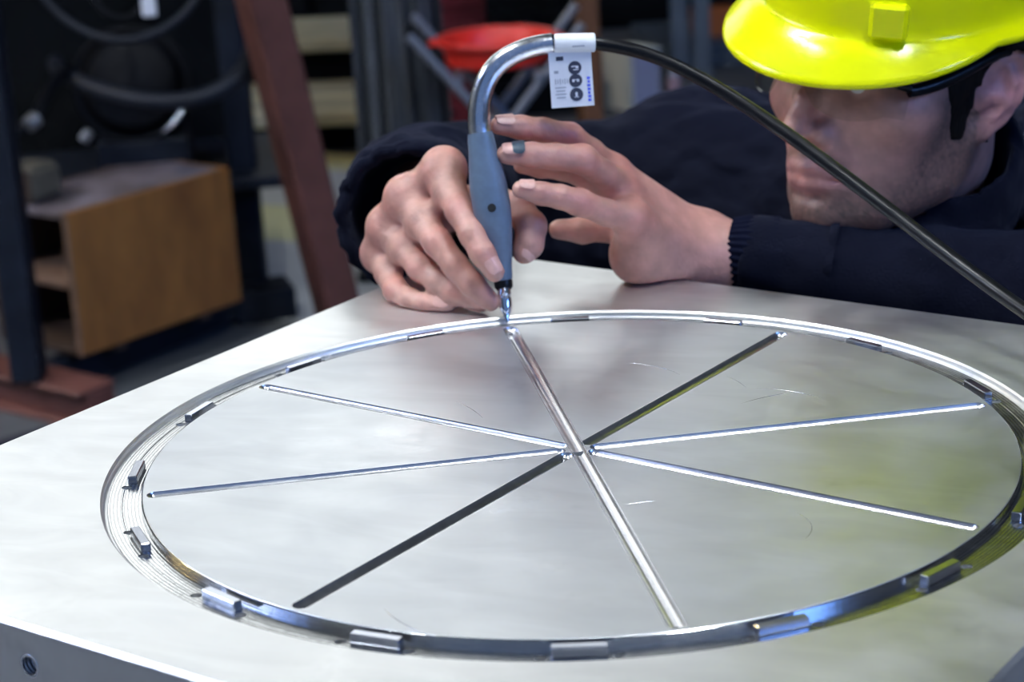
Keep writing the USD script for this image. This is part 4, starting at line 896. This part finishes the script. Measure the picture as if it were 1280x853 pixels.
# ---- red tub cradled by a crossed tube stand
tb = V(*(-0.0313, 3.72, 0.5177)); tub_r = .141
tub = thing('red_tub', 'round bright red plastic tub with a thick rim, on crossed tube legs', 'tub', tb)
part(tub, 'bowl', lathe_on([(.05, 0), (.110, .0), (.119, .006), (.128, .045), (tub_r - .004, .058), (tub_r - .009, .060), (.122, .046), (.113, .008), (.02, .006)], tb, (0, 0, 1), 56), M['red'], smooth=40)
part(tub, 'rim', place(tor(tub_r - .003, .0075, 56, 14), None, tb + V(0, 0, .057)), M['red'], smooth=50)
for s in (-1, 1): part(tub, 'rim_grip', box(tb + V(s * (tub_r + .006), 0, .054), (.022, .07, .008)), M['red'])
xs = thing('folding_stand', 'crossed grey steel tube stand under the red tub', 'stand', up_z(tb, 0))
for yy in (-.15, .15):
    for s in (-1, 1):
        a = tb + V(s * .196, yy + .012 * s, .10); b = up_z(tb + V(-s * .30, yy + .012 * s, 0), .011)
        part(xs, 'leg', cyl(a, b, .011, 16), M['grey_tube'])
for s in (-1, 1):
    part(xs, 'cross_bar', cyl(tb + V(s * .09, -.16, -.012), tb + V(s * .09, .16, -.012), .010, 16), M['grey_tube'])
# ---- brown timber post
bp0 = V(*(0.2068, 4.35, 0.4308)); bp0[2] = 0
pst = thing('timber_post', 'orange brown timber post behind the hanging card label', 'post', bp0)
part(pst, 'shaft', box(bp0 + V(0, 0, .92), (.056, .056, 1.80), .3), M['post']); part(pst, 'base_plate', box(bp0 + V(0, 0, .01), (.16, .16, .02), .3), M['dark_metal'])
# ---- carton, pink can, stacked sheets, orange crate, racking posts
cb = V(*(0.4022, 5.5709, 0.0)); ca2 = .62
ctn = thing('carton', 'white carton with lit face tinted cream and shaded side tinted mauve standing on the floor, right of the card label', 'carton', cb)
cu, cv2 = V(math.cos(ca2), math.sin(ca2), 0), V(-math.sin(ca2), math.cos(ca2), 0)
part(ctn, 'front_face', box(cb + cv2 * .075 + cu * .002 + V(0, 0, .095), (.004, .15, .19), ca2, r=.001), M['carton'])
part(ctn, 'body', box(cb + cv2 * .076 + cu * .062 + V(0, 0, .094), (.116, .148, .188), ca2, r=.004), M['carton_shaded'])
part(ctn, 'lid_flap', box(cb + cv2 * .076 + cu * .06 + V(0, 0, .1935), (.13, .155, .006), ca2, r=.002), M['carton'])
pk = V(*(0.5519, 5.7849, 0.0))
can = thing('pink_can', 'small pale pink can on the floor beside the carton', 'can', pk)
part(can, 'body', lathe_on([(.020, 0), (.023, .003), (.023, .062), (.019, .070), (.012, .074)], pk, (0, 0, 1), 24), M['pink']); part(can, 'cap', lathe_on([(.0125, .073), (.0125, .088), (.010, .090)], pk, (0, 0, 1), 20), M['white'])
sh0 = V(*(0.802, 6.2464, 0.0))
sht = thing('sheet_stack', 'stack of grey steel sheets on the floor behind the shoulder', 'metal sheets', sh0)
for k in range(4): part(sht, 'sheet', box(sh0 + V(.02 * (k % 2), .34, .012 + .022 * k), (.62, .55, .018), .05 * k - .05, r=.002), M['grey_paint'])
oc = sh0 + V(-.035, .25, .088)
crate = thing('orange_crate', 'small orange plastic crate on the stack of grey sheets', 'crate', oc)
for dx, dy, sx, sy in ((0, -.06, .16, .008), (0, .06, .16, .008), (-.076, 0, .008, .112), (.076, 0, .008, .112)):
    part(crate, 'side', box(oc + V(dx, dy, .045), (sx, sy, .09), r=.002), M['orange'])
part(crate, 'bottom', box(oc + V(0, 0, .004), (.144, .112, .008), r=.002), M['orange'])
for k, x in enumerate((851, 879)):
    u0 = V(*(((0.6118, 6.1642, 0.0)) if k == 0 else ((0.6883, 6.1406, 0.0))))
    up_ = thing('racking_post', ['grey blue racking post, the left one of the pair near the hat', 'grey blue racking post, the right one of the pair near the hat'][k], 'post', u0)
    part(up_, 'upright', cat(box(u0 + V(0, 0, 1.0), (.058, .01, 1.96), r=.002), box(u0 + V(-.025, .025, 1.0), (.008, .04, 1.96), r=.002), box(u0 + V(.025, .025, 1.0), (.008, .04, 1.96), r=.002)), M['grey_paint'], smooth=False)
    part(up_, 'base_plate', box(u0 + V(0, .02, .01), (.072, .11, .02)), M['grey_paint'])
# ---- black machine bed and lockers, added to fill the dark background gaps
mb = V(*(0.0707, 5.5472, 0.0)); 
bed = thing('added_dark_bed', 'low black machine bed added to darken the gap behind the red tub', 'machine', mb + V(0, .5, 0))
part(bed, 'base', box(mb + V(.02, .55, .06), (.40, .95, .12)), M['deep_black']); part(bed, 'table', box(mb + V(.02, .55, .16), (.36, .85, .06)), M['dark_metal'])
for s in (-.11, 0, .11): part(bed, 'slideway', box(mb + V(.02 + s, .55, .198), (.045, .85, .02)), M['dark_metal'])
for k in range(7):
    lx = -3.3 + 1.02 * k
    lk = thing('locker', 'black steel locker added to darken the end of the hall', 'locker', (lx, 7.2, 0), group='added black lockers darkening the end of the hall')
    part(lk, 'body', box((lx, 7.45, 1.0), (1.0, .5, 1.92)), M['deep_black']); part(lk, 'plinth', box((lx, 7.47, .02), (.9, .44, .04)), M['deep_black'])
    for s in (-.245, .245):
        part(lk, 'door', box((lx + s, 7.19, 1.0), (.475, .02, 1.84)), M['deep_black']); part(lk, 'handle', bar((lx + s * .25, 7.165, .95), (lx + s * .25, 7.165, 1.12), .015, .02), M['dark_metal'])
